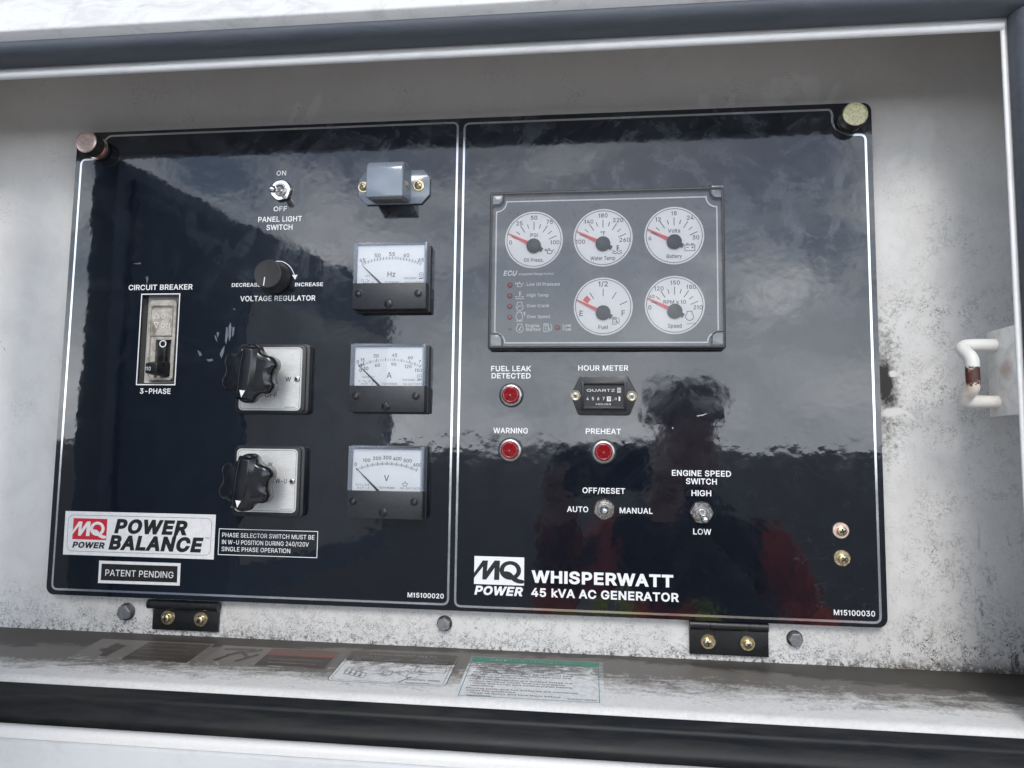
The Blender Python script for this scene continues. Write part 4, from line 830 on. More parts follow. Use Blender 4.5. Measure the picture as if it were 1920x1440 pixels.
# ------------------------------------------------------------------ moving-needle meters
def meter(name_label, TL, TR, split_l, BL, BR, win, scale, unit, needle, extra, rows, adj_rot, HF=.0135):
    q = pxs(P, [TL, TR, BR, BL], HF); xa = (q[0][0]+q[3][0])/2; xb = (q[1][0]+q[2][0])/2; ya = (q[2][1]+q[3][1])/2; yb = (q[0][1]+q[1][1])/2
    ys = P.px(*split_l, HF)[1]
    t = thing('panel_meter', name_label, 'meter', P.pt((xa+xb)/2, ya, 0), 'moving needle meters')
    mb = MB(); mb.prism(rrect(xa-.0006, ya-.0008, xb+.0006, yb+.0006, .001), .0001, .0035); mb.build('flange', M['black_plastic'], t, bevel=.0003)
    HD = HF-.0022                                               # dial card sits behind the window
    w0 = P.px(win[0], win[1], HF); w1 = P.px(win[2], win[1], HF)
    wx0, wx1, wy1 = w0[0], w1[0], w0[1]
    mb = MB()                                                    # translucent moulded case round the window
    mb.box(xa, wx0, ys, yb, .0035, HF); mb.box(wx1, xb, ys, yb, .0035, HF); mb.box(wx0, wx1, wy1, yb, .0035, HF); mb.box(xa+.0003, xb-.0003, ya+.0003, ys-.0001, .0035, HF-.0025)
    mb.build('case', M['case'], t, bevel=.0003)
    mb = MB(); mb.box(wx0-.0002, wx1+.0002, ys-.002, wy1+.0002, HD-.002, HD); mb.build('dial', M['dial'], t, smooth=0)
    mb = MB(); mb.box(xa, xb, ya, ys, .0042, HF+.0006); mb.build('cover_plate', M['meter_cover'], t, bevel=.0006)
    mb = MB(); mb.sheet([(wx0, ys+.0001), (wx1, ys+.0001), (wx1, wy1), (wx0, wy1)], HF-.0003); mb.build('window', M['pane'], t, smooth=0)
    # scale
    mb = MB(); h = HD+.0001
    pl, pm_, pr_ = [Vector(P.px(*p, h)) for p in scale['arc']]
    A2 = 2*((pm_.x-pl.x)*(pr_.y-pl.y)-(pm_.y-pl.y)*(pr_.x-pl.x)); bb, cc_ = pm_-pl, pr_-pl
    C = pl+Vector((cc_.y*bb.dot(bb)-bb.y*cc_.dot(cc_), bb.x*cc_.dot(cc_)-cc_.x*bb.dot(bb)))/A2; R = (pl-C).length
    sxs = [P.px(x_, scale['arc'][1][1], h)[0] for x_ in scale['stops']]; an = [math.acos(max(-1, min(1, (x_-C.x)/R))) for x_ in sxs]
    def ang(f):
        f *= len(an)-1; i_ = min(int(f), len(an)-2); return an[i_]+(an[i_+1]-an[i_])*(f-i_)
    N, MJ, MI = scale['n'], scale['major'], scale.get('mid', 0)
    for i in range(N+1):
        a = ang(i/N); u = Vector((math.cos(a), math.sin(a))); big = i % MJ == 0; md = MI and i % MI == 0
        r0, r1 = (R-.0011, R+.0016) if big else ((R-.0011, R+.0013) if md else (R-.0009, R+.0007))
        mb.strip([C+u*r0, C+u*r1], 0.00042 if (big or md) else .00021, h)
    for tx, x, y, s in scale['labels']: mb.ptext(P, tx, x, y, None, s*1.08, h, bold=.010)
    mb.ptext(P, unit[0], *unit[1:3], None, unit[3], h, bold=.005)
    for tx, x, y, w, s in rows: mb.ptext(P, tx, x, y, w, s, h)
    for kind, x, y, s in extra:
        c = P.px(x, y, h); u = P.sc(x, y, h)[0]*s
        if kind == 'ring': mb.strip(circ(*c, u, 20), u*.14, h, True); mb.strip([(c[0]-u*.5, c[1]-u*.1), (c[0]-u*.1, c[1]+u*.4), (c[0]+u*.1, c[1]-u*.4), (c[0]+u*.5, c[1]+u*.3)], u*.14, h); mb.strip([(c[0]-u, c[1]-u*1.7), (c[0]+u, c[1]-u*1.5)], u*.4, h)
        if kind == 'crown': mb.strip([(c[0]-u*.7, c[1]-u*.8), (c[0]-u, c[1]+u*.2), (c[0]-u*.4, c[1]+u*.1), (c[0], c[1]+u), (c[0]+u*.4, c[1]+u*.1), (c[0]+u, c[1]+u*.2), (c[0]+u*.7, c[1]-u*.8)], u*.16, h, True)
        if kind == 'wave': mb.strip([(c[0]-u+2*u*i/12, c[1]+u*.42*math.sin(2*PI*i/12)) for i in range(13)], u*.13, h)
        if kind == 'coil': mb.strip([(c[0]-u*.6, c[1]-u*.5), (c[0]-u*.6, c[1]+u*.1)]+arc(c[0], c[1]+u*.1, u*.6, 180, 0, 8)+[(c[0]+u*.6, c[1]-u*.5)], u*.16, h)
    mb.build('scale_marking', M['ink_grey'], t, smooth=0)
    # needle
    a = Vector(P.px(*needle[0], HD+.0009)); b = Vector(P.px(*needle[1], HD+.0009)); d = (b-a).normalized(); nn = Vector((-d.y, d.x)); b2 = b+d*.002
    mb = MB(); mb.prism([tuple(p) for p in (a-nn*.0001, b2-nn*.00085, b2+nn*.00085, a+nn*.0001)], HD+.0006, HD+.0009); mb.build('needle', M['needle'], t, smooth=0)
    hs = HF+.0006
    sy = P.px(*scale['screw'][0], hs); 
    for sx, syy in scale['screw'][:2]:
        c = P.px(sx, syy, hs); r = 7.2*P.sc(sx, syy, hs)[0]
        mb = MB(); mb.lathe([(r*1.05, hs-.0004), (r*1.05, hs+.0002), (r*.9, hs+.0003), (r*.8, hs-.0001)], *c, 28); mb.mi = 0; cross_screw(mb, *c, r*.74, hs-.0004, .0012, rot=15); mb.build('screw', [M['hinge'], M['dark_metal']], t)
    c = P.px(*scale['screw'][2], hs); r = 8.0*P.sc(*scale['screw'][2], hs)[0]
    mb = MB(); mb.lathe([(r, hs-.0004), (r, hs+.0005), (r*.8, hs+.0010), (0, hs+.0013)], *c, 28); mb.mi = 1; ca, sa = math.cos(math.radians(adj_rot)), math.sin(math.radians(adj_rot)); l, w = r*.95, r*.11
    mb.box(-1, 1, -1, 1, 0, 0) if False else mb.prism([(c[0]+ca*x-sa*y, c[1]+sa*x+ca*y) for x, y in ((-l, -w), (l, -w), (l, w), (-l, w))], hs+.0006, hs+.00142)
    mb.build('zero_screw', [M['hinge'], M['ink']], t)
    return t
meter('square white-faced meter marked Hz, topmost of the three needle meters', (663, 455), (799.5, 454), (661.5, 531.3), (661, 580), (800, 579), (670, 460.5, 795.5),
      dict(stops=[680, 708, 735.5, 762, 789], arc=[(680.5, 494.5), (735, 484), (788, 494.5)], n=40, major=10, mid=2, labels=[('45', 679.5, 488, 6.4), ('50', 708, 479, 6.4), ('55', 735, 476.3, 6.4), ('60', 762, 478.6, 6.4), ('65', 789.5, 487.2, 6.4)], screw=[(672.7, 550.7), (784.5, 550.2), (728.6, 569.3)]),
      ('Hz', 734, 514, 9.5), ((679, 497.5), (713.5, 531)), [('ring', 790, 515, 4.2), ('wave', 689, 525, 4), ('coil', 679.5, 525.5, 3)],
      [('J G 0 5', 691, 517, 13, 3.6), ('TOYOKEIKI', 734.5, 529.3, 27, 3.4), ('CAT II 600V', 769.5, 521.5, 23, 3.6), ('N O . 5 6 1 8 0 0 7', 776, 529, 33, 3.2), ('S C F - 6', 690, 529.5, 20, 3)], 88)
meter('square white-faced meter marked A with two rows of figures, middle of the three needle meters', (657.5, 644.7), (799, 644.7), (655.3, 723), (654.2, 773), (794.5, 772.5), (665, 651.2, 791.8),
      dict(stops=[673.5, 682.5, 706.5, 739, 767.5, 788.5], arc=[(673.7, 686), (725, 674.3), (788, 687)], n=50, major=10, mid=5, labels=[('0', 670.7, 678.3, 5.6), ('15', 680, 674.7, 5.6), ('30', 705, 667.2, 5.6), ('45', 740, 665.7, 5.6), ('60', 769.3, 670.6, 5.6), ('7', 787.3, 678.3, 5.6), ('0', 676, 694.3, 5.6), ('30', 686, 690.8, 5.6), ('60', 707.5, 684.7, 5.6), ('90', 738.3, 683.2, 5.6), ('120', 765.2, 687.2, 5.6), ('150', 784.2, 694.2, 5.6)], screw=[(667.8, 742.5), (780.2, 742.5), (723.7, 762.3)]),
      ('A', 729.6, 703.3, 10.5), ((671.5, 683.5), (710, 722.5)), [('ring', 786.3, 705.5, 4.2), ('wave', 684, 714.8, 4)],
      [('J G 0 5 1 3 9', 690.5, 706.8, 23, 3.6), ('X .', 675, 714.5, 5, 3.6), ('2.5', 696, 714.8, 10, 3.6), ('A C F - 6', 688, 719.6, 22, 3.2), ('TOYOKEIKI', 730, 719.6, 28, 3.6), ('CAT II 600V', 766.5, 712.3, 23, 3.6), ('N O . A U T 5 1 8 3 9', 773.5, 720, 34, 3.8)], 57)
meter('square white-faced meter marked V, lowest of the three needle meters', (653, 837), (796.3, 837), (651, 919.3), (650, 972.3), (790, 973.5), (661, 843, 788.8),
      dict(stops=[669, 689.5, 708, 725.7, 743.5, 762, 781.5], arc=[(669.5, 880), (725.5, 869.5), (782.3, 882)], n=60, major=10, mid=5, labels=[('0', 666.8, 870.5, 6), ('100', 687.5, 863, 6), ('200', 707, 859.3, 6), ('300', 726, 858, 6), ('400', 745, 860, 6), ('500', 764.3, 863.8, 6), ('600', 782.8, 871.6, 6)], screw=[(662.3, 940), (777, 941.3), (718.5, 961)]),
      ('V', 724.7, 896.3, 11), ((667.5, 877.5), (706.5, 918)), [('crown', 759.3, 907.5, 4.6), ('wave', 677.5, 909, 4), ('coil', 669.5, 909, 3)],
      [('2.5', 688, 908.8, 8, 3.6), ('S C F - 6', 681, 914.5, 22, 3.2), ('TOYOKEIKI', 725, 914.5, 29, 3.6), ('N O . B H 1 1 1 4 2 9', 769, 915.5, 36, 4)], 82)

# ------------------------------------------------------------------ panel lamp with its hood
t = thing('panel_lamp', 'small blue-grey hooded lamp screwed to the panel, open downwards', 'lamp', P.pt(*P.px(740, 351), 0))
q0 = P.px(673.5, 350, .002); q1 = P.px(806, 347, .002); yt = P.px(760, 319.5, .002)[1]; yb = P.px(760, 382.5, .002)[1]
cut = .0065
mb = MB(); mb.prism([(q0[0]+cut, yb), (q1[0]-cut, yb), (q1[0], yb+cut*1.1), (q1[0], yt-cut*1.0), (q1[0]-cut*.8, yt), (q0[0]+cut*.8, yt), (q0[0], yt-cut), (q0[0], yb+cut*1.1)], .0002, .0025)
mb.build('base_plate', M['lamp_grey'], t, bevel=.0006)
HH = .026
hx0 = P.px(685.3, 340, HH)[0]; hx1 = P.px(755.5, 340, HH)[0]; hy1 = P.px(720, 302, HH*.8)[1]; hy0 = P.px(720, 369.5, HH)[1]
prof = [(hy0, HH)] + [(hy1-.0085+.0085*math.sin(math.radians(a)), HH-.0085+.0085*math.cos(math.radians(a))) for a in range(0, 91, 9)] + [(hy1, .0022), (hy0+.0042, .0022)]
mb = MB(); n = len(prof)
for x in (hx0, hx1): mb.v += [(x, y, h) for y, h in prof]
for i in range(n-2): mb.f.append((i, n+i, n+i+1, i+1)); mb.m.append(0)
mb.f.append((n-1, 2*n-1, n, 0)); mb.m.append(0); mb.f.append(tuple(range(n))); mb.f.append(tuple(range(2*n-1, n-1, -1))); mb.m += [0, 0]
hd_ = mb.build('lamp_hood', M['lamp_grey'], t, bevel=.0016, seg=3, smooth=50)
lp_ = [(hy0-.0004, HH-.003), (hy0+.0006, HH-.0022), (hy0+.006, HH-.0022), (hy0+.008, .004), (hy0+.0028, .004)]
mb = MB(); n = len(lp_)
for x in (hx0+.0015, hx1-.0015): mb.v += [(x, y, h) for y, h in lp_]
for i in range(n): mb.f.append((i, n+i, n+(i+1) % n, (i+1) % n)); mb.m.append(0)
mb.f += [tuple(range(n)), tuple(range(2*n-1, n-1, -1))]; mb.m += [0, 0]; mb.build('lens', M['lens'], t, bevel=.0004)
for sx, sy in ((785, 347.5), (681.5, 350.5)):
    c = P.px(sx, sy, .0035); r = 10.3*P.sc(sx, sy, .0035)[0]
    mb = MB(); washer(mb, *c, r*.4, r, .0026, .0034); cross_screw(mb, c[0]-.0003, c[1], r*.68, .0034, .0026, rot=28); mb.build('screw', [M['brass'], M['ink']], t)

# ------------------------------------------------------------------ voltage regulator knob
c = P.px(501.3, 513, .0155); R = 26.4*P.sc(501, 513, .0155)[0]
t = thing('potentiometer', 'small round matte black knob with a white line above VOLTAGE REGULATOR', 'knob', P.pt(*c, 0))
mb = MB(); mb.lathe([(R*1.10, .0012), (R*1.10, .0030), (R*1.06, .0050), (R*1.0, .0142), (R*.97, .0152), (R*.92, .0155), (R*.86, .0154), (0, .0154)], *c, 64); mb.build('knob_body', M['cap'], t, smooth=35)
mb = MB(); a0, a1 = P.px(496.3, 519.5, .0156), P.px(494, 535.5, .0156)
mb.strip([a0, a1], .0008, .01562); mb.build('pointer', M['white'], t, smooth=0)

# ------------------------------------------------------------------ rotary selector switches
def rotary(label, TLp, TRp, BRp, BLp, sTR, sBR, sBL, kx, ky, kr, rot, texts, screw, part_no, bar_w):
    t = thing('rotary_switch', label, 'switch', P.pt(*P.px((TLp[0]+BRp[0])/2, (TLp[1]+BRp[1])/2), 0), 'rotary switches')
    HP = .0075
    q = pxs(P, [TLp, TRp, BRp, BLp], HP*.6); xa = (q[0][0]+q[3][0])/2; xb = (q[1][0]+q[2][0])/2; ya = (q[2][1]+q[3][1])/2; yb = (q[0][1]+q[1][1])/2
    mb = MB(); mb.prism(rrect(xa, ya, xb, yb, .004), .0001, HP-.0018); mb.prism(rrect(xa+.0006, ya+.0006, xb-.0024, yb-.0006, .004), HP-.0018, HP, .0005); mb.build('base', M['black_plastic'], t, bevel=.0003)
    q = pxs(P, [sTR, sBR, sBL], HP); x1 = (q[0][0]+q[1][0])/2; x0 = q[2][0]; y1 = q[0][1]; y0 = (q[1][1]+q[2][1])/2
    mb = MB(); mb.prism(rrect(x0, y0, x1, y1, .0035), HP, HP+.0007); mb.mi = 1; mb.strip(rrect(x0+.0011, y0+.0011, x1-.0011, y1-.0011, .0026), .00025, HP+.0008, True)
    for tx, x, y, w, s in texts: mb.ptext(P, tx, x, y, w, s, HP+.0008, bold=.01)
    mb.ptext(P, part_no[0], *part_no[1:], HP+.0008)
    mb.build('face_plate', [M['plate'], M['ink']], t, smooth=0)
    c = P.px(*screw, HP+.001); r = 5.2*P.sc(*screw, HP)[0]
    mb = MB(); cross_screw(mb, *c, r, HP+.0007, .0014, rot=30); mb.build('screw', [M['steel'], M['ink']], t)
    H = .038; c = P.px(kx, ky, H-.004); R = kr*P.sc(kx, ky, H-.004)[0]
    mb = MB(); mb.lathe([(R*.50, HP+.0007), (R*.46, HP+.003), (R*.36, HP+.009), (R*.36, H-.015)], *c); mb.build('shaft', M['knob'], t)
    def lobes(f, n=120):
        o_ = []
        for i in range(n):
            a = 2*PI*i/n; cc = math.cos(6*(a-math.radians(90+rot)))
            o_.append((c[0]+R*f*(.905+.095*math.copysign(abs(cc)**.7, cc))*math.cos(a), c[1]+R*f*(.905+.095*math.copysign(abs(cc)**.7, cc))*math.sin(a)))
        return o_
    lay = [(.86, H-.0185), (.95, H-.0175), (1.0, H-.0155), (1.0, H-.0075), (.985, H-.0055), (.94, H-.0042), (.86, H-.0036), (.6, H-.0030)]
    mb = MB(); n = 120
    for f, h in lay: mb.v += [(x, y, h) for x, y in lobes(f)]
    for k_ in range(len(lay)-1):
        for i in range(n): j = (i+1) % n; mb.f.append((k_*n+i, k_*n+j, (k_+1)*n+j, (k_+1)*n+i)); mb.m.append(0)
    mb.f.append(tuple(range((len(lay)-1)*n, len(lay)*n))); mb.m.append(0)
    mb.f.append(tuple(range(n-1, -1, -1))); mb.m.append(0)
    kb = mb.build('handwheel', M['knob'], t, smooth=50)
    # raised grip across the wheel
    ca, sa = math.cos(math.radians(rot)), math.sin(math.radians(rot))
    T = lambda x, y: (c[0]+R*(x*ca-y*sa), c[1]+R*(x*sa+y*ca))
    w = bar_w; lowp = [(-w, -.90), (w, -.90), (w*1.15, -.3), (w*1.15, .3), (w*.9, .90), (-w*.9, .90), (-w*1.15, .3), (-w*1.15, -.3)]
    hip = [(-w*.55, -.84), (w*.55, -.84), (w*.62, -.3), (w*.66, .3), (w*.5, .80), (-w*.5, .80), (-w*.66, .3), (-w*.62, -.3)]
    mb = MB(); mb.v += [(*T(x, y), H-.0046) for x, y in lowp]+[(*T(x, y), H) for x, y in hip]
    for i in range(8): j = (i+1) % 8; mb.f.append((i, j, 8+j, 8+i)); mb.m.append(0)
    mb.f.append(tuple(range(8, 16))); mb.m.append(0)
    mb.build('grip', M['knob'], t, bevel=.0009, smooth=50)
    mb = MB(); mb.sheet([T(-.10, -.60), T(.10, -.60), T(0, -.84)], H+.00015); mb.build('pointer', M['white'], t, smooth=0)
rotary('black lobed rotary switch on a silver plate reading W and OFF, upper of the two', (450, 644), (583.5, 647.5), (578.5, 776.5), (441.5, 776), (569, 651.5), (562.5, 770), (447.7, 769), 463.5, 699, 53.5, -5,
       [('W', 540.3, 711, 10.5, 8.5), ('OFF', 508, 740.5, 22.5, 8.5), ('U', 447, 713, 9, 8.5)], (557, 711), ('M32000010', 544, 764, 20, 2.6), .30)
rotary('black lobed rotary switch on a silver plate reading W-U, lower of the two', (445, 834.5), (573, 837), (569, 968.5), (434.5, 968.5), (559, 842.5), (555, 961), (440, 959.5), 456.5, 905, 52, -6,
       [('V-W', 500, 871, 21, 8.5), ('W-U', 527, 901.8, 21, 8.5), ('3~OFF', 493, 930, 34, 8.5)], (548, 902.7), ('M32000020', 536.5, 955.5, 20, 2.6), .34)

# ------------------------------------------------------------------ circuit breaker in its cut-out
t = thing('circuit_breaker', 'dirty beige circuit breaker with a black lever recessed in a white-edged slot', 'circuit breaker', P.pt((BX0+BX1)/2, BY0, -.012))
mb = MB(); mb.box(BX0-.001, BX1+.001, BY0-.001, BY1+.001, -.0125, -.0115); mb.build('back_plate', M['hinge'], t, smooth=0)
HB = -.0015
q = pxs(P, [(280, 563), (330, 563), (323.5, 713), (271, 713)], HB); fx0 = (q[0][0]+q[3][0])/2; fx1 = (q[1][0]+q[2][0])/2; fy0 = q[3][1]; fy1 = q[0][1]
def bpx(x, y, h): return P.px(200+x/4, 500+y/4, h)
sl0 = bpx(330, 830, HB); sl1 = bpx(478, 545, HB)
mb = MB()
sx0 = bpx(352, 640, HB)[0]; sx1 = bpx(470, 640, HB)[0]; sy1 = bpx(410, 545, HB)[1]; sy0 = bpx(400, 836, HB)[1]
mb.box(fx0+.0015, fx1-.0015, sy1, fy1-.001, -.0110, HB-.0022); mb.box(fx0+.0015, sx0, sy0, sy1, -.0110, HB-.0022); mb.box(sx1, fx1-.0015, sy0, sy1, -.0110, HB-.0022); mb.box(fx0+.0015, fx1-.0015, fy0+.001, sy0, -.0110, HB-.0022)
pth = fillet(rrect(fx0+.001, fy0+.001, fx1-.001, fy1-.001, .003, 4), .001, 2)
ring_o = rrect(fx0, fy0, fx1, fy1, .0035, 5); ring_i = rrect(fx0+.0021, fy0+.0021, fx1-.0021, fy1-.0045, .0025, 5); n = len(ring_o)
vs = [(x, y, h) for h, rg in ((-.0110, ring_o), (HB-.0005, ring_o), (HB, inset(ring_o, .0006)), (HB, ring_i), (HB-.0022, inset(ring_i, .0003))) for x, y in rg]
mb.add(vs, [(k_*n+i, k_*n+(i+1) % n, (k_+1)*n+(i+1) % n, (k_+1)*n+i) for k_ in range(4) for i in range(n)])
mb.build('breaker_face', M['beige'], t, smooth=40)
mb = MB(); h0 = HB-.0021
pa = bpx(330, 325, h0); pb_ = bpx(492, 520, h0)
mb.prism(rrect(pa[0], pb_[1], pb_[0], pa[1], .0008), h0, HB-.0010, .0003)
mb.build('legend_plate', M['beige'], t, bevel=.0002)
mb = MB(); he_ = HB-.00095
def emb(pts): mb.strip([bpx(*p, he_) for p in pts], .0008, he_+.00035, True)
emb([(352, 386), (375, 348), (396, 386)]); emb([(357, 420), (388, 420), (374, 458)])
for tx, x, y, w, s in (('On', 438, 370, 50, 36), ('Off', 445, 442, 74, 36)):
    a, b = bpx(x, y, he_); u = P.sc(200+x/4, 500+y/4, he_); mb.text(tx, a, b, w/4*u[0], s/4*u[1], he_+.0003, bold=.02)
mb.build('legend', simple('embossed_beige', (.74, .71, .65), .45, var=.15), t, smooth=0)
mb = MB(); a = bpx(345, 680, -.009); b = bpx(478, 630, -.009); mb.box(a[0], b[0], a[1], b[1], -.0108, -.0085); mb.build('trip_flag', simple('green_flag', (.02, .09, .05), .5), t, smooth=0)
mb = MB(); a = bpx(375, 720, -.002); b = bpx(450, 548, -.002); mb.box(a[0], b[0], a[1]-.003, b[1], -.0105, -.0012)
mb.build('lever_slide', M['hinge'], t, bevel=.0006)
mb = MB(); a = bpx(345, 815, .001); b = bpx(448, 712, .001); cxl = (a[0]+b[0])/2
fa = bpx(285, 797, .011); fb = bpx(352, 722, .011)
lo = [(a[0], a[1]), (b[0], a[1]), (b[0], b[1]), (a[0], b[1])]; hi = [(fa[0], fa[1]), (fb[0]+.003, fa[1]), (fb[0]+.003, fb[1]), (fa[0], fb[1])]
mb.add([(x, y, -.009) for x, y in lo]+[(x, y, .002) for x, y in lo]+[(x, y, .011) for x, y in hi], [(4*k_+i, 4*k_+(i+1) % 4, 4*k_+4+(i+1) % 4, 4*k_+4+i) for k_ in range(2) for i in range(4)]+[(8, 9, 10, 11)])
mb.build('lever', M['hinge'], t, bevel=.0007)
mb = MB(); a = bpx(310, 764, .0112); u = P.sc(277, 691, .0112); mb.text('110', a[0], a[1], 40/4*u[0], 28/4*u[1], .01125); mb.build('rating', M['white'], t, smooth=0); mb = MB(); a = bpx(422, 578, -.0011); u = P.sc(305, 644, -.001)[0]
mb.strip(circ(*a, 5.6*u, 28), 1.8*u, -.0010, True); mb.build('off_ring', M['white'], t, smooth=0)

# ------------------------------------------------------------------ gauge cluster under its clear cover
HG = .0105; HFc = .0072
def gpx(x, y, h): return P.px(880+x/3.84, 320+y/3.84, h)
q = [gpx(*p, HG) for p in ((147, 160), (1835, 108), (1848, 1272), (138, 1282))]
gx0 = (q[0][0]+q[3][0])/2; gx1 = (q[1][0]+q[2][0])/2; gy0 = (q[2][1]+q[3][1])/2; gy1 = (q[0][1]+q[1][1])/2
t = thing('gauge_cluster', 'rectangular engine gauge cluster with five round white dials behind a clear cover', 'gauge cluster', P.pt((gx0+gx1)/2, gy0, 0))
mb = MB(); mb.prism(rrect(gx0-.0008, gy0-.0008, gx1+.0008, gy1+.0008, .0025), .0001, HFc-.0012)
ro = rrect(gx0, gy0, gx1, gy1, .0022); ri = rrect(gx0+.0016, gy0+.0016, gx1-.0016, gy1-.0016, .0012); n = len(ro)
mb.add([(x, y, h) for h, rg in ((HFc-.0012, ro), (HG-.0004, ro), (HG, inset(ro, .0004)), (HG, ri), (HFc, ri)) for x, y in rg], [(k_*n+i, k_*n+(i+1) % n, (k_+1)*n+(i+1) % n, (k_+1)*n+i) for k_ in range(4) for i in range(n)])
mb.build('housing', M['black_plastic'], t, smooth=40)
mb = MB(); mb.prism(ri, HFc-.0010, HFc); mb.build('face_panel', M['gauge_face'], t, smooth=0)
# white border with scooped corners
hb = HFc+.0001
lx0 = gpx(190, 700, hb)[0]; lx1 = gpx(1787, 700, hb)[0]; ly1 = gpx(960, 207, hb)[1]; ly0 = gpx(960, 1238, hb)[1]; rc = .0078
bp_ = arc(lx0, ly0, rc, 90, 0, 8) + arc(lx1, ly0, rc, 180, 90, 8) + arc(lx1, ly1, rc, 270, 180, 8) + arc(lx0, ly1, rc, 360, 270, 8)
mb = MB(); mb.strip(bp_, .0010, hb, True)
o = mb.build('border', M['gauge_white'], t, smooth=0)
def icon(mb, kind, c, s, h, w=.13):
    X = lambda pts: [(c[0]+x*s, c[1]+y*s) for x, y in pts]
    W_ = w*s
    if kind == 'oil': mb.strip(X([(-.5, .35), (-.9, .45), (-1, .2), (-.5, 0)]), W_, h); mb.strip(X([(-.5, .25), (.2, .25), (.35, 0), (.95, .45), (.3, -.5), (-.5, -.5)]), W_, h, True); mb.strip(X([(-.15, .25), (-.15, .5)]), W_, h); mb.strip(X([(-.35, .55), (.05, .55)]), W_, h); mb.sheet(X([(1.05, -.1), (1.15, -.3), (1.0, -.3)]), h)
    if kind == 'temp': mb.strip(X([(0, -.35), (0, .9)]), W_*1.6, h); mb.strip(X([(0, .8), (.4, .8)]), W_, h); mb.strip(X([(0, .45), (.4, .45)]), W_, h); mb.strip(X([(0, .1), (.4, .1)]), W_, h); mb.strip(X([(-1, -.35), (-.75, -.25), (-.5, -.4), (-.25, -.4)]), W_, h); mb.strip(X([(.25, -.4), (.5, -.4), (.75, -.25), (1, -.35)]), W_, h); mb.strip(X([(-1+.2*i, -.8+.12*math.sin(i*1.6)) for i in range(11)]), W_, h)
    if kind == 'batt': mb.strip(X([(-1, -.7), (1, -.7), (1, .5), (-1, .5)]), W_, h, True); mb.strip(X([(-.65, .55), (-.65, .8), (-.35, .8), (-.35, .55)]), W_, h); mb.strip(X([(.35, .55), (.35, .8), (.65, .8), (.65, .55)]), W_, h); mb.strip(X([(-.7, 0), (-.25, 0)]), W_, h); mb.strip(X([(.3, 0), (.8, 0)]), W_, h); mb.strip(X([(.55, -.25), (.55, .25)]), W_, h+.00003)
    if kind in ('eng', 'engL', 'engA'):
        mb.strip(X(arc(0, -.15, .78, 130, 410, 20)), W_, h); mb.strip(X([(-.5, .45), (-.5, .95), (.5, .95), (.5, .45)]), W_, h)
        if kind == 'engL': mb.strip(X([(.25, .35), (-.2, -.4), (.3, -.4)]), W_*1.3, h)
        if kind == 'engA': mb.strip(X(arc(0, -.25, .38, 20, 200, 8)), W_, h)
    if kind == 'pump': mb.strip(X([(-.8, -.9), (.2, -.9), (.2, .9), (-.8, .9)]), W_, h, True); mb.strip(X([(-.55, .35), (-.05, .35), (-.05, .65), (-.55, .65)]), W_, h, True); mb.strip(X([(.2, -.1), (.5, -.1), (.5, -.6), (.75, -.7), (.95, -.5), (.95, .4), (.6, .85)]), W_, h); mb.text('D', c[0]-.3*s, c[1]-.3*s, .4*s, .6*s, h)
def gauge(cx, cy, r, kind, name, unit, labels, tickset, ua, label, extra=None):
    c = gpx(cx, cy, HFc); R = r/3.84*P.sc(880+cx/3.84, 320+cy/3.84, HFc)[0]
    g = bpy.data.objects.new('gauge', None)
    mb = MB(); mb.prism(circ(*c, R, 56), HFc, HFc+.0003); mb.mi = 1; mb.ring(*c, R*.925, R*.945, HFc+.0004, 56)
    h = HFc+.0004; hub = (c[0], c[1]-.225*R)
    for a, r0, r1 in tickset:
        ca, sa = math.cos(math.radians(a)), math.sin(math.radians(a)); mb.strip([(hub[0]+ca*r0*R, hub[1]+sa*r0*R), (hub[0]+ca*r1*R, hub[1]+sa*r1*R)], .026*R, h)
    for tx, x, y, s in labels: mb.text(tx, c[0]+x*R, c[1]+y*R, None, s*R*1.05, h, bold=.014)
    if unit: mb.text(unit, c[0]+ua[0]*R, c[1]+ua[1]*R, None, .13*R, h, bold=.014)
    mb.text(name[0], c[0], c[1]-.715*R, name[1]*R, .135*R, h, bold=.016)
    io = {'oil': (.55, -.42), 'temp': (.48, -.42), 'batt': (.52, -.42), 'pump': (.42, -.50), 'eng': (.49, -.38)}[kind]; icon(mb, kind, (c[0]+io[0]*R, c[1]+io[1]*R), (.13 if kind == 'pump' else .165)*R, h)
    if kind == 'eng': mb.text('n/min', c[0]+.55*R, c[1]-.64*R, .3*R, .07*R, h)
    if extra == 'red':
        mb.mi = 2; a_ = [(hub[0]+R*q_*math.cos(math.radians(b_)), hub[1]+R*q_*math.sin(math.radians(b_))) for q_, b_ in [(.62, 148), (.62, 140), (.62, 132), (.82, 132), (.82, 140), (.82, 148)]]; mb.sheet(a_, h)
    g = mb.build('gauge', [M['gauge_white'], M['ink_grey'], M['needle_red']], t, smooth=0); g['label'] = label
    nb = MB(); ang = math.radians(153); d = Vector((math.cos(ang), math.sin(ang))); nn = Vector((-d.y, d.x)); H0 = Vector(hub)
    tip = H0+d*1.02*R
    nb.prism([tuple(p) for p in (H0+d*.15*R-nn*.065*R, H0+d*.15*R+nn*.065*R, tip+nn*.014*R, tip-nn*.014*R)][::-1], HFc+.0010, HFc+.0014); nb.build('needle', M['needle_red'], g, smooth=0)
    nb = MB(); nb.lathe([(R*.25, HFc+.0004), (R*.25, HFc+.0020), (R*.23, HFc+.0023), (0, HFc+.0023)], *hub, 36); tl = H0-d*.33*R
    nb.prism([tuple(p) for p in (H0-d*.1*R-nn*.07*R, H0-d*.1*R+nn*.07*R, tl+nn*.07*R, tl-nn*.07*R)], HFc+.0010, HFc+.0014)
    nb.build('hub', M['hub'], g)
T9 = [(156-16.5*i, (.575 if i % 2 == 0 else .64), (.85 if i % 2 == 0 else .80)) for i in range(9)]
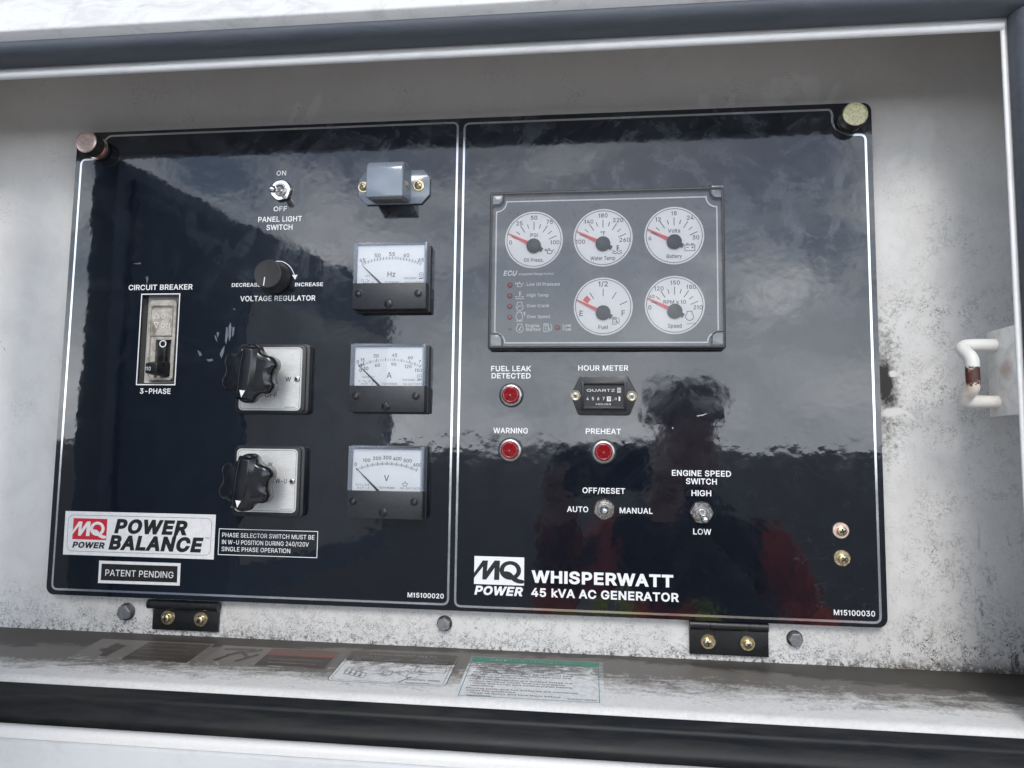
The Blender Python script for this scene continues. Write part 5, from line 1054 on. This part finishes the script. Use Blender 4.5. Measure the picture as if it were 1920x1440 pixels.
gauge(465, 498, 208, 'oil', ('Oil Press.', .68), 'PSI', [('0', -.807, -.08, .135), ('25', -.507, .585, .135), ('50', 0, .775, .135), ('75', .54, .62, .135), ('100', .725, -.106, .135)], T9, (0, .16), 'round white oil pressure dial in PSI')
gauge(962, 483, 213, 'temp', ('Water Temp', .83), '°F', [('100', -.76, -.13, .135), ('140', -.48, .57, .135), ('180', 0, .77, .135), ('220', .51, .60, .135), ('260', .73, -.09, .135)], T9, (0, .16), 'round white water temperature dial')
gauge(1474, 468, 216, 'batt', ('Battery', .51), 'Volts', [('6', -.81, -.08, .135), ('12', -.53, .57, .135), ('18', 0, .775, .135), ('24', .54, .61, .135), ('30', .72, -.08, .135)], T9, (0, .17), 'round white battery dial in volts')
gauge(963, 978, 213, 'pump', ('Fuel', .31), '', [('1/2', 0, .78, .17), ('E', -.74, -.235, .18), ('F', .68, -.235, .18)], [(123, .58, .84), (90, .575, .84), (58, .58, .84), (26, .62, .90)], (0, 0), 'round white fuel dial with a red wedge by E', 'red')
gauge(1478, 967, 217, 'eng', ('Speed', .45), 'RPM x 10', [('0', -.83, -.08, .135), ('60', -.76, .30, .11), ('120', -.52, .57, .135), ('150', .02, .765, .135), ('180', .55, .61, .135), ('210', .77, -.09, .135)], T9, (0, .10), 'round white engine speed dial in RPM')
# legends and lamps at the left of the cluster
hb = HFc+.0001
mb = MB()
def gt(tx, x, y, w, s, **k_):
    a, b = gpx(x, y, hb); u = P.sc(880+x/3.84, 320+y/3.84, hb); k_.setdefault('bold', .012); mb.text(tx, a, b, w/3.84*u[0], s/3.84*u[1]*1.1, hb, **k_)
gt('ECU', 295, 738, 92, 34, bold=.03, shear=.22); gt('Integrated Gauge Control', 481, 743, 248, 14)
gt('Low Oil Pressure', 533, 817, 238, 21); gt('High Temp', 492, 896, 156, 21); gt('Over Crank', 494, 972, 162, 21); gt('Over Speed', 497, 1050, 166, 21)
gt('Engine', 455, 1115, 98, 21); gt('Started', 458, 1143, 106, 21); gt('Low', 703, 1113, 60, 21); gt('Fuel', 703, 1141, 60, 21); gt('n/min', 362, 1083, 50, 10)
u0 = P.sc(970, 550, hb)[0]/3.84
for kd, x, y in (('oil', 363, 820), ('temp', 362, 897), ('engA', 362, 977), ('eng', 360, 1048), ('engL', 363, 1135), ('pump', 562, 1130)): icon(mb, kd, gpx(x, y, hb), 32*u0, hb, .12)
a = gpx(397, 1033, hb); mb.strip([(a[0]-10*u0, a[1]+14*u0), (a[0]+10*u0, a[1]+14*u0)], 3*u0, hb); mb.strip([(a[0], a[1]-16*u0), (a[0], a[1]+8*u0)], 3*u0, hb); mb.strip([(a[0]-8*u0, a[1]-2*u0), (a[0], a[1]+8*u0), (a[0]+8*u0, a[1]-2*u0)], 3*u0, hb+.00003)
o = mb.build('legend', M['gauge_white'], t, smooth=0); o['label'] = 'white warning legends and symbols at the left of the cluster'
for x, y, m_, lab in ((293, 825, 'led_red', 'red low oil pressure lamp'), (291, 902, 'led_red', 'red high temperature lamp'), (291, 978, 'led_red', 'red over crank lamp'), (291, 1056, 'led_red', 'red over speed lamp'), (291, 1134, 'led_green', 'pale green engine started lamp'), (634, 1130, 'led_red', 'red low fuel lamp')):
    a = gpx(x, y, HFc); r = 20*u0 if m_ == 'led_red' else 15*u0
    mb = MB(); mb.lathe([(r, HFc), (r, HFc+.0003), (r*.8, HFc+.0009), (r*.4, HFc+.0012), (0, HFc+.0013)], *a, 20); o = mb.build('indicator_lamp', M[m_], t, smooth=60); o['label'] = lab
# corner pockets of the clear cover with their screws
for x, y, sx, sy in ((200, 205, 1, 1), (1785, 152, -1, 1), (1795, 1208, -1, -1), (190, 1222, 1, -1)):
    a = gpx(x, y, HG-.002); e = .0046
    mb = MB(); mb.prism(rrect(a[0]-e, a[1]-e, a[0]+e, a[1]+e, .0012), HFc, HG-.0014); mb.build('corner_pocket', M['rim'], t, bevel=.0005)
    ex, ey = a[0]+sx*e, a[1]-sy*e
    mb = MB(); mb.tube([(ex+.0005*sx, a[1]+sy*e, HG-.001), (ex+.0003*sx, ey+sy*.003, HG-.001), (ex-sx*.001, ey+sy*.001, HG-.001), (ex-sx*.003, ey-sy*.0003, HG-.001), (a[0]-sx*e, ey-sy*.0005, HG-.001)], .0007, 8); mb.build('corner_rib', M['black_plastic'], t, smooth=60)
mb = MB(); mb.sheet(ri, HG-.0004); mb.build('clear_cover', M['cover'], t, smooth=0)

# ------------------------------------------------------------------ hour meter
def hpx(x, y, h): return P.px(860+x/4, 660+y/4, h)
HM = .0035
t = thing('hour_meter', 'black six-sided hour meter with QUARTZ HOURS number wheels between two brass screws', 'hour meter', P.pt(*hpx(1094, 328, 0), 0))
mb = MB(); poly = [hpx(*p, HM) for p in ((895, 472), (1285, 475), (1345, 322), (1270, 180), (908, 180), (840, 322))]
mb.prism(fillet(poly, .002, 4), .0001, HM, .0004); mb.build('bezel', M['black_plastic'], t, smooth=40)
mb = MB(); a = hpx(918, 432, .006); b = hpx(1260, 220, .006); i0 = hpx(940, 408, .006); i1 = hpx(1240, 244, .006)
for x0, x1, y0, y1 in ((a[0], i0[0], a[1], b[1]), (i1[0], b[0], a[1], b[1]), (i0[0]-.0001, i1[0]+.0001, i1[1], b[1]-.0001), (i0[0]-.0001, i1[0]+.0001, a[1]+.0001, i0[1])): mb.box(x0, x1, y0, y1, HM-.0005, .0055)
mb.build('window_frame', M['hinge'], t, bevel=.0004)
mb = MB(); hd = HM+.0004; mb.box(i0[0]-.0003, i1[0]+.0003, i0[1]-.0003, i1[1]+.0003, HM-.001, hd); mb.mi = 1
def ht(tx, x, y, w, s, **k_):
    a_, b_ = hpx(x, y, hd+.0001); u = P.sc(860+x/4, 660+y/4, hd); mb.text(tx, a_, b_, w/4*u[0], s/4*u[1], hd+.00035, **k_)
ht('QUARTZ', 1066, 288, 210, 20); ht('HOURS', 1086, 392, 112, 13)
for i, d_ in enumerate('4567'): ht(d_, 967+40*i, 350, 15, 24, bold=.01)
mb.sheet([hpx(*p, hd) for p in ((1112, 334), (1142, 334), (1142, 370), (1112, 370))], hd+.0002); mb.sheet([hpx(*p, hd) for p in ((1200, 334), (1212, 336), (1212, 366), (1200, 368))], hd+.0002)
mb.strip([hpx(*p, hd) for p in ((1191, 270), (1215, 270), (1215, 304), (1191, 304))], .0003, hd+.0002, True); mb.sheet([hpx(*p, hd) for p in ((1196, 276), (1210, 276), (1203, 288))], hd+.0002); mb.sheet([hpx(*p, hd) for p in ((1196, 299), (1210, 299), (1203, 287))], hd+.00022)
ht('.', 1157, 352, 5, 24); ht('0', 1178, 352, 16, 18)
mb.mi = 0
a_, b_ = hpx(1123, 352, hd); u = P.sc(1140, 748, hd)[0]; mb.text('1', a_, b_, 2.2*u, 6*u, hd+.0005); a_, b_ = hpx(1134, 352, hd); mb.text('F', a_, b_, 2.2*u, 6*u, hd+.0005)
mb.build('counter', [M['ink'], M['sticker_white']], t, smooth=0)
for x, y in ((876, 325), (1299, 329)):
    c = hpx(x, y, HM+.001); r = 9.7*P.sc(1130, 740, HM)[0]
    mb = MB(); washer(mb, *c, r*.4, r, HM, HM+.0008); mb.lathe([(r*.9, HM+.0008), (r*.8, HM+.0011), (r*.6, HM+.0008)], *c); mb.mi = 2; mb.ring(*c, r*.3, r*.62, HM+.0009, 24); cross_screw(mb, *c, r*.5, HM+.0008, .0015, mi=2, mislot=1, rot=25); mb.build('screw', [M['brass'], M['ink'], M['steel']], t)

# ------------------------------------------------------------------ handle at the right of the opening
RX = .6915
t = thing('grab_handle', 'white bent-rod handle with a rust band, at the right of the opening', 'handle', (RX, -.056, .174))
k = NM('rusty_white_rod'); z = k.xyz()[2]; nz = k.noise(150, 6, .75); zz_ = k.math('ADD', z, k.math('MULTIPLY', k.math('SUBTRACT', nz, .5), .020))
ru = k.math('MULTIPLY', k.ramp(zz_, .1655, .1665), k.ramp(zz_, .1765, .1755)); st_ = k.math('MULTIPLY', k.ramp(zz_, .1705, .150, .85, 0), k.ramp(zz_, .177, .1755)); st_ = k.math('MULTIPLY', st_, k.ramp(k.noise(110, 5, .7), .36, .60))
c_ = k.mix(k.math('MULTIPLY', st_, .9), (.70, .69, .65), (.42, .22, .06)); c_ = k.mix(ru, c_, k.mix(k.ramp(nz, .4, .6), (.055, .016, .012), (.10, .03, .02)))
k.color(c_); k.set(Roughness=.45); k.bump(nz, .25, .0008); M['rod'] = k.m
k = NM('rust_spotted_bracket'); rs = k.n('ShaderNodeVectorMath', operation='DISTANCE'); k.l(k.pos, rs.inputs[0]); rs.inputs[1].default_value = (RX-.002, -.061, .175)
k.color(k.mix(k.math('MULTIPLY', k.ramp(k.math('ADD', rs.outputs['Value'], k.math('MULTIPLY', k.noise(160, 5), .006)), .0115, .003), .7), k.mix(k.ramp(k.noise(120, 6, .7), .45, .75), (.70, .69, .67), (.50, .47, .43)), (.33, .12, .06))); k.set(Roughness=.5); M['bracket'] = k.m
mb = MB(); JF = Frame((RX, 0, 0), (0, -1, 0), (0, 0, 1), (-1, 0, 0))     # the jamb plane, facing left
mb.prism([(.0405, .1463), (.0737, .1467), (.0737, .2019), (.0405, .2019)], -.0022, .0002); mb.build('bracket', M['bracket'], t, JF, bevel=.0006)
armz1, armz0 = .1922, .1556; yy = -.0500
L_ = .0205
pts = [(RX+.0005, yy, armz1), (RX-L_*.55, yy, armz1), (RX-L_*.86, yy, armz1-.0004), (RX-L_*1.0, yy-.0015, armz1-.0022), (RX-L_*1.0, yy-.0050, armz1-.0055), (RX-L_*.97, yy-.0085, armz1-.0085), (RX-L_*.95, yy-.0100, armz1-.0120),
       (RX-L_*.95, yy-.0100, (armz0+armz1)/2), (RX-L_*.95, yy-.0100, armz0+.0100), (RX-L_*.97, yy-.0085, armz0+.0070), (RX-L_*1.0, yy-.0050, armz0+.0045), (RX-L_*1.0, yy-.0015, armz0+.0016), (RX-L_*.86, yy, armz0+.0003), (RX-L_*.55, yy, armz0), (RX+.0005, yy, armz0)]
def catmull(p, m=6):
    p = [Vector(q_) for q_ in p]; o_ = []
    for i in range(len(p)-1):
        a_, b_, c2, d_ = p[max(i-1, 0)], p[i], p[i+1], p[min(i+2, len(p)-1)]
        for j in range(m):
            s_ = j/m; o_.append(.5*((2*b_)+(c2-a_)*s_+(2*a_-5*b_+4*c2-d_)*s_*s_+(3*b_-a_-3*c2+d_)*s_**3))
    return o_+[p[-1]]
mb = MB(); mb.tube(catmull(pts), .0041, 18); mb.build('rod', M['rod'], t, G, smooth=60)

# ------------------------------------------------------------------ worn stickers on the shelf
def spx(x, y, h=0): return S.px(x, y, h)
def squad(TL, TR, BR, BL):
    q_ = [spx(*p) for p in (TL, TR, BR, BL)]
    return min(q_[0][0], q_[3][0])*.5+max(q_[0][0], q_[3][0])*.5, (q_[2][1]+q_[3][1])/2, (q_[1][0]+q_[2][0])/2, (q_[0][1]+q_[1][1])/2
def sdecal(label, rect, group='worn stickers on the shelf'):
    return thing('safety_sticker', label, 'sticker', S.pt((rect[0]+rect[2])/2, (rect[1]+rect[3])/2, 0), group)
HS = .00012
# green safety instructions
R4 = squad((885.5, 1230), (1131, 1243), (1133, 1323), (850, 1307.5)); x0, y0, x1, y1 = R4; w, hgt = x1-x0, y1-y0
t = sdecal('white sticker headed SAFETY INSTRUCTIONS in a green band, rightmost on the shelf', R4)
mb = MB(); mb.prism(rrect(x0, y0, x1, y1, .0012), .00002, HS); mb.mi = 1
mb.sheet([(x0+.0014, y1-.0012-hgt*.115), (x1-.0028, y1-.0012-hgt*.115), (x1-.0028, y1-.0012), (x0+.0014, y1-.0012)], HS*2)
mb.mi = 3; mb.strip([(x0+.002, y0+.003), (x1-.0032, y0+.003), (x1-.0032, y1-.010), (x0+.002, y1-.010)], .0005, HS*1.6, True)
mb.mi = 0; mb.text('SAFETY INSTRUCTIONS', (x0+x1)/2-.002, y1-.0012-hgt*.06, w*.66, hgt*.055, HS*3, bold=.01)
mb.mi = 2
lines = [('Improper operation of this machine can cause', 0), ('severe injury or death.', 0), ('Read instruction manual carefully', .02), ('before operating or servicing.', .02), ('The machine should only be operated by a', 0), ('person with sufficient knowledge and skill', 0), ('to ensure safe operation.', 0), ('High voltage circuits are located inside the', 0), ('output terminal cover and control panel.', 0), ('-Close the cover and control panel before', .01), (' operating.', .02), ('Moving parts and hot surfaces are contained', 0), ('within the enclosure.', 0), ('-Close all doors and lock them before', .01), (' operating.', .02)]
ybase = y1-hgt*.19; stp = hgt*.0505; yy_ = ybase
for i, (tx, ind) in enumerate(lines):
    vsx, _ = glyphs(tx.strip(), .014); wn_ = max(v[0] for v in vsx)-min(v[0] for v in vsx)
    mb.text(tx.strip(), x0+.0055+ind*w, yy_, min(wn_*.0036, w*.86), hgt*.028, HS*2, bold=.014, align=1)
    yy_ -= stp*(1.25 if i in (3, 6, 10) else 1)
mb.text('M92010030', x1-.014, y0+.0058, .0185, hgt*.026, HS*2, bold=.012)
mb.build('sticker_face', [M['decal_white'], M['decal_green'], M['decal_ink'], M['decal_line']], t, S, smooth=0)
# relay reset drawing
R3 = squad((666, 1222), (862, 1229), (835, 1289), (611, 1276)); R3 = (spx(611, 1276)[0], R3[1], spx(835, 1289)[0], R3[3]); x0, y0, x1, y1 = R3; w, hgt = x1-x0, y1-y0
t = sdecal('rounded sticker with a line drawing of a CONTROL PANEL under a black heading', R3)
mb = MB(); mb.prism(rrect(x0, y0, x1, y1, .004), .00002, HS); mb.mi = 1; mb.strip(rrect(x0+.0003, y0+.0003, x1-.0003, y1-.0003, .004), .0005, HS*1.5, True); mb.strip(rrect(x0+.0025, y0+.0025, x1-.0025, y1-.0025, .002), .0003, HS*1.5, True)
mb.mi = 2; mb.sheet(rrect(x0+.0012, y0+hgt*.66, x1-.0012, y1-.0008, .0025), HS*2)
mb.mi = 0; mb.text('OVERCURRENT RELAY', (x0+x1)/2, y1-hgt*.09, w*.62, hgt*.06, HS*3, bold=.01); mb.text('In case the                      in the above', (x0+x1)/2, y1-hgt*.18, w*.85, hgt*.035, HS*3); mb.text('BREAKER      open       the panel', (x0+x1)/2-.004, y1-hgt*.235, w*.7, hgt*.035, HS*3); mb.text('and         the RESET              relay below', (x0+x1)/2, y1-hgt*.29, w*.86, hgt*.035, HS*3)
mb.mi = 1; T = lambda px_, py_: (x0+px_*w, y0+py_*hgt)
for i in range(4):
    a = .10+i*.05; mb.strip([T(a, .42-i*.04), T(a+.04, .40-i*.04), T(a+.04, .22-i*.03), T(a, .24-i*.03)], .0004, HS*2, True); mb.strip([T(a-.02, .33-i*.04), T(a+.02, .31-i*.04)], .0004, HS*2)
mb.strip([T(.42, .38), T(.50, .38), T(.50, .27), T(.45, .25), T(.42, .30)], .0004, HS*2, True); mb.strip([T(.30, .22), T(.42, .32)], .0003, HS*2); mb.strip([T(.30, .36), T(.41, .36)], .0003, HS*2); mb.strip([T(.50, .33), T(.62, .42), T(.66, .36), T(.78, .40)], .0003, HS*2)
mb.strip([T(.68, .56), T(.94, .56), T(.94, .40), T(.68, .40)], .0004, HS*2, True); mb.strip([T(.72, .56), T(.72, .40)], .0004, HS*2.2); mb.strip([T(.75, .53), T(.82, .53), T(.82, .45)], .0003, HS*2.2); mb.strip([T(.64, .34), T(.64, .22), T(.74, .20)], .0004, HS*2); mb.strip([T(.64, .34), T(.80, .33), T(.84, .38)], .0004, HS*2.2); mb.strip([T(.60, .06), T(.68, .24)], .0008, HS*2)
mb.text('CONTROL PANEL', T(.80, .155)[0], T(0, .155)[1], w*.28, hgt*.04, HS*2, bold=.01); mb.text('M93000100A', T(.76, .065)[0], T(0, .065)[1], w*.2, hgt*.03, HS*2, bold=.01)
mb.build('sticker_face', [M['decal_white'], M['decal_ink'], M['decal_dark']], t, S, smooth=0)
# two grimy warning stickers further left
R2 = (spx(370, 1247)[0], spx(490, 1251)[1], spx(610, 1257.5)[0], spx(560, 1217)[1]); x0, y0, x1, y1 = R2; w, hgt = x1-x0, y1-y0
t = sdecal('grimy warning sticker on the shelf with a faded red strip above its text', R2)
mb = MB(); mb.prism(rrect(x0, y0, x1, y1, .001), .00002, HS); mb.mi = 1; mx_ = spx(475, 1249)[0]
mb.sheet([(mx_, y0+.002), (x1-.002, y0+.002), (x1-.002, y1-.002), (mx_, y1-.002)], HS*2); mb.mi = 2; mb.sheet([(mx_+(x1-mx_)*.0, y1-.014), (x1-.002, y1-.014), (x1-.002, y1-.002), (mx_+(x1-mx_)*.0, y1-.002)], HS*3)
mb.mi = 0; mb.strip([(mx_-.0, y0+.0012), (x1-.0012, y0+.0012), (x1-.0012, y1-.001), (mx_, y1-.001)], .0009, HS*3)
for i, (wl_, of) in enumerate(((.8, .46), (.75, .45), (.6, .42), (.7, .45), (.35, .25))): mb.strip([(mx_+(x1-mx_)*(of-wl_/2+.05), y1-.020-i*.0058), (mx_+(x1-mx_)*(of+wl_/2-.02), y1-.020-i*.0058)], .0010, HS*3)
mb.mi = 1
for p0, p1 in (((.08, .2), (.2, .75)), ((.2, .75), (.32, .4)), ((.12, .5), (.36, .85)), ((.05, .8), (.3, .85)), ((.25, .2), (.37, .6))): mb.strip([(x0+p0[0]*w, y0+p0[1]*hgt), (x0+p1[0]*w, y0+p1[1]*hgt)], .003, HS*2+.00003*p0[0])
mb.build('sticker_face', [M['decal_dim'], M['decal_dark'], M['decal_red']], t, S, smooth=0)
R1 = (spx(124, 1235)[0], spx(240, 1240)[1], spx(352, 1245.5)[0], spx(260, 1201)[1]); x0, y0, x1, y1 = R1; w, hgt = x1-x0, y1-y0
t = sdecal('grimy brown warning sticker with a worn pictogram, leftmost on the shelf', R1)
mb = MB(); mb.prism(rrect(x0, y0, x1, y1, .001), .00002, HS); mb.mi = 1; mx_ = spx(226, 1237)[0]
mb.sheet([(mx_, y0+.002), (x1-.002, y0+.002), (x1-.002, y1-.002), (mx_, y1-.002)], HS*2)
mb.sheet([(x0+.21*w, y0+.18*hgt), (x0+.28*w, y0+.16*hgt), (x0+.30*w, y0+.72*hgt), (x0+.22*w, y0+.75*hgt)], HS*2); mb.strip([(x0+.14*w, y0+.5*hgt), (x0+.19*w, y0+.42*hgt), (x0+.20*w, y0+.8*hgt)], .004, HS*2.2)
mb.mi = 0
for i, wl_ in enumerate((.9, .82, .88, .7, .8, .5)): mb.strip([(mx_+(x1-mx_)*.06, y1-.008-i*.0066), (mx_+(x1-mx_)*(.06+wl_*.9), y1-.008-i*.0066)], .0006, HS*3)
mb.build('sticker_face', [M['decal_dim'], M['decal_dark']], t, S, smooth=0)

# ================================================================== what the glossy panel mirrors: open door, ground, photographer
t = DOOR = thing('access_door', 'open enclosure door with dark lining, mirrored in the left half of the panel', 'door', (-.0306, -.085, -.06))
dv = Vector((.0694, -.471, 0)).normalized(); DF = Frame((-.0306, -.079, 0), dv, (0, 0, 1), Vector((-dv.y, dv.x, 0)))
if DF.N.x < 0: DF.N = -DF.N
mb = MB(); mb.box(.012, .66, -.075, .400, -.03, 0); mb.build('door_leaf', simple('door_dark_paint', (.20, .26, .33), .5, var=.2, ns=20), t, DF, bevel=.002)
mb = MB(); mb.box(.03, .205, -.06, .385, .0005, .006); mb.build('door_lining', simple('foam_lining', (.13, .17, .23), .85, var=.2, ns=40), t, DF, bevel=.004)
mb = MB(); mb.prism([(.225, -.03), (.62, -.03), (.62, .315), (.225, .315)], .0005, .004); mb.build('door_pocket', simple('grey_pocket', (.62, .63, .62), .6, var=.15, ns=30), t, DF, bevel=.002)

DOOR['kind'] = 'thing'
GZ = -1.45
k = NM('yard_ground'); a = k.noise(1.2, 8, .65); b_ = k.noise(60, 4, .7)
k.color(k.mix(k.ramp(a, .3, .7), (.055, .058, .055), (.10, .10, .09))); k.set(Roughness=.9); k.bump(b_, .4, .02)
mb = MB(); mb.add([(-600, -900, GZ), (600, -900, GZ), (600, 300, GZ), (-600, 300, GZ)], [(0, 1, 2, 3)]); o = mb.build('ground', k.m, None, G, smooth=0); o['kind'] = 'structure'
mb = MB(); mb.box(-6, 7, -5.6, .9, GZ-.05, GZ+.02); o = mb.build('pavement', simple('pale_concrete', (.50, .49, .47), .85, var=.12, ns=1.5), None, G, smooth=0); o['kind'] = 'structure'

# photographer: one skinned body standing behind the phone
def skin(verts, edges, radii, root, name, mats, parent, sub=2, matfn=None):
    me_ = bpy.data.meshes.new(name); base = WL[parent]; me_.from_pydata([Vector(v)-base for v in verts], edges, []); ob = bpy.data.objects.new(name, me_); COL.objects.link(ob)
    md = ob.modifiers.new('skin', 'SKIN'); md.use_smooth_shade = True
    for i, r in enumerate(radii): me_.skin_vertices[0].data[i].radius = (r, r) if not isinstance(r, tuple) else r; me_.skin_vertices[0].data[i].use_root = (i == root)
    s2_ = ob.modifiers.new('sub', 'SUBSURF'); s2_.levels = s2_.render_levels = sub
    bpy.context.view_layer.update()
    nm = bpy.data.meshes.new_from_object(ob.evaluated_get(bpy.context.evaluated_depsgraph_get())); bpy.data.objects.remove(ob)
    nm.name = name; ob = bpy.data.objects.new(name, nm); COL.objects.link(ob); ob.parent = parent; WL[ob] = base
    nm.materials.clear()
    for m_ in mats: nm.materials.append(m_)
    for p_ in nm.polygons: p_.use_smooth = True; p_.material_index = matfn(p_.center+base) if matfn else 0
    return ob
px0_, py0_ = .630, -.985
t = thing('person', 'photographer in an orange jacket with lime stripes holding up a phone, mirrored in the panel', 'person', (px0_, py0_, GZ))
HZ = .150
B = lambda x, y, z: (px0_+x, py0_+y, z)
V = [B(0, 0, -.62), B(0, .0, -.44), B(0, .0, -.24), B(0, -.01, -.06), B(0, .0, .03), B(0, .02, .085), B(0, .03, HZ), B(0, .03, HZ+.06)]
R_ = [(.15, .11), (.14, .10), (.17, .12), (.13, .09), (.060, .060), (.058, .060), (.082, .098), (.070, .085)]
E_ = [(i, i+1) for i in range(7)]
def add(ps, rs, frm):
    for i, (p_, r_) in enumerate(zip(ps, rs)):
        V.append(p_); R_.append(r_); E_.append((frm if i == 0 else len(V)-2, len(V)-1))
    return len(V)-1
hL = CAM+RIGHT*-.055-BACK*-.03-UP*.058; hR = CAM+RIGHT*.11-BACK*-.03-UP*.058
add([B(-.18, 0, -.09), B(-.27, .10, -.32), tuple(hL+Vector((.0, -.10, -.06))), tuple(hL+Vector((0, -.015, -.01)))], [.070, .055, .036, .026], 3)
add([B(.18, 0, -.09), B(.25, .10, -.34), tuple(hR+Vector((.0, -.10, -.06))), tuple(hR+Vector((0, -.015, -.01)))], [.070, .055, .036, .026], 3)
add([B(-.10, 0, -.72), B(-.11, .01, -1.02), B(-.12, 0, -1.50), B(-.12, .12, -1.55)], [.095, .07, .05, .04], 0)
add([B(.10, 0, -.72), B(.11, .01, -1.02), B(.12, 0, -1.50), B(.12, .12, -1.55)], [.095, .07, .05, .04], 0)
V.append(B(0, .125, HZ+.0)); R_.append(.014); E_.append((6, len(V)-1))
for hd0, sgn in ((hL, -1), (hR, 1)):
    wi = min(range(len(V)), key=lambda i: (Vector(V[i])-(hd0+Vector((0, -.015, -.01)))).length)
    for j in range(4):
        off = Vector((sgn*.012, .012+.002*j, .022-.017*j))
        add([tuple(hd0+off), tuple(hd0+off+Vector((-sgn*.020, .012, .004))), tuple(hd0+off+Vector((-sgn*(.036-.003*j), .006, .003)))], [.009, .0085, .007], wi)
    add([tuple(hd0+Vector((sgn*.002, -.008, .028))), tuple(hd0+Vector((-sgn*.022, -.004, .034)))], [.010, .008], wi)
def pm_(c_):
    x, y, z = c_.x-px0_, c_.y-py0_, c_.z
    if z > .045 and abs(x) < .16: return 0
    if (c_-hL).length < .075 or (c_-hR).length < .075: return 0
    return 2 if z < -.62 else 1
k = NM('hi_vis_jacket'); x, y, z = k.xyz()[:3]; ax = k.math('ABSOLUTE', k.math('SUBTRACT', x, px0_))
sx = k.math('SUBTRACT', x, px0_)
def between(a, b): return k.math('MULTIPLY', k.ramp(sx, a, a+.003), k.ramp(sx, b, b-.003))
lime = k.math('MAXIMUM', between(-.27, -.11), between(0, .06)); grey = between(-.225, -.185); dark = between(.06, .17)
fold_shade = k.ramp(k.noise(7, 4, .6, 1.5, sc3=(1, 1, .5)), .40, .58)  # shade of the cloth folds, painted into the jacket colour
orange = k.mix(fold_shade, (.30, .05, .02), (.85, .15, .05))
c_ = k.mix(grey, k.mix(lime, orange, (.70, .80, .10)), (.5, .5, .5)); c_ = k.mix(dark, c_, (.05, .045, .05))
up_ = k.ramp(z, -.19, -.165)
c_ = k.mix(up_, c_, k.mix(k.ramp(ax, .135, .150), (.035, .032, .036), k.mix(fold_shade, (.05, .025, .022), (.50, .085, .03))))
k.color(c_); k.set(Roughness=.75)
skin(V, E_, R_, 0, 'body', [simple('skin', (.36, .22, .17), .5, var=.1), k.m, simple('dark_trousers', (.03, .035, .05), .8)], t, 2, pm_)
mb = MB(); hc = Vector(B(0, .022, HZ+.028)); mb.lathe([(.082, 0), (.090, .012), (.088, .045), (.070, .075), (.038, .090), (0, .094)], 0, 0, 28)
mb.v = [(hc.x+x, hc.y+y*1.12, hc.z+z) for x, y, z in mb.v]; mb.build('hair', simple('brown_hair', (.24, .18, .15), .8), t, G, smooth=60)
for sx in (-1, 1):
    mb = MB(); mb.lathe([(.012, 0), (.010, .006), (0, .009)], 0, 0, 12, Matrix.Rotation(-PI/2, 3, 'X'))
    mb.v = [(hc.x+sx*.032+x, hc.y+.080+y, HZ+.02+z) for x, y, z in mb.v]; mb.build('eye', simple('eye_dark', (.05, .04, .04), .3), t, G, smooth=60)
ph = thing('phone', 'dark phone held up level in both hands, mirrored in the panel', 'phone', tuple(CAM+BACK*.014))
CF = Frame(CAM+BACK*.010+RIGHT*.028-UP*.033, RIGHT, UP, -BACK)
mb = MB(); mb.prism(rrect(-.090, -.037, .058, .037, .009), -.008, 0, .001); mb.build('phone_body', simple('phone_dark', (.03, .035, .045), .25), ph, CF, smooth=40)
mb = MB()
for x, y in ((-.043, .025), (-.043, -.003)): mb.lathe([(.007, .0001), (.007, .0015), (.005, .0018), (0, .0012)], x-.030, y, 20)
mb.build('lens', M['ink'], ph, CF)
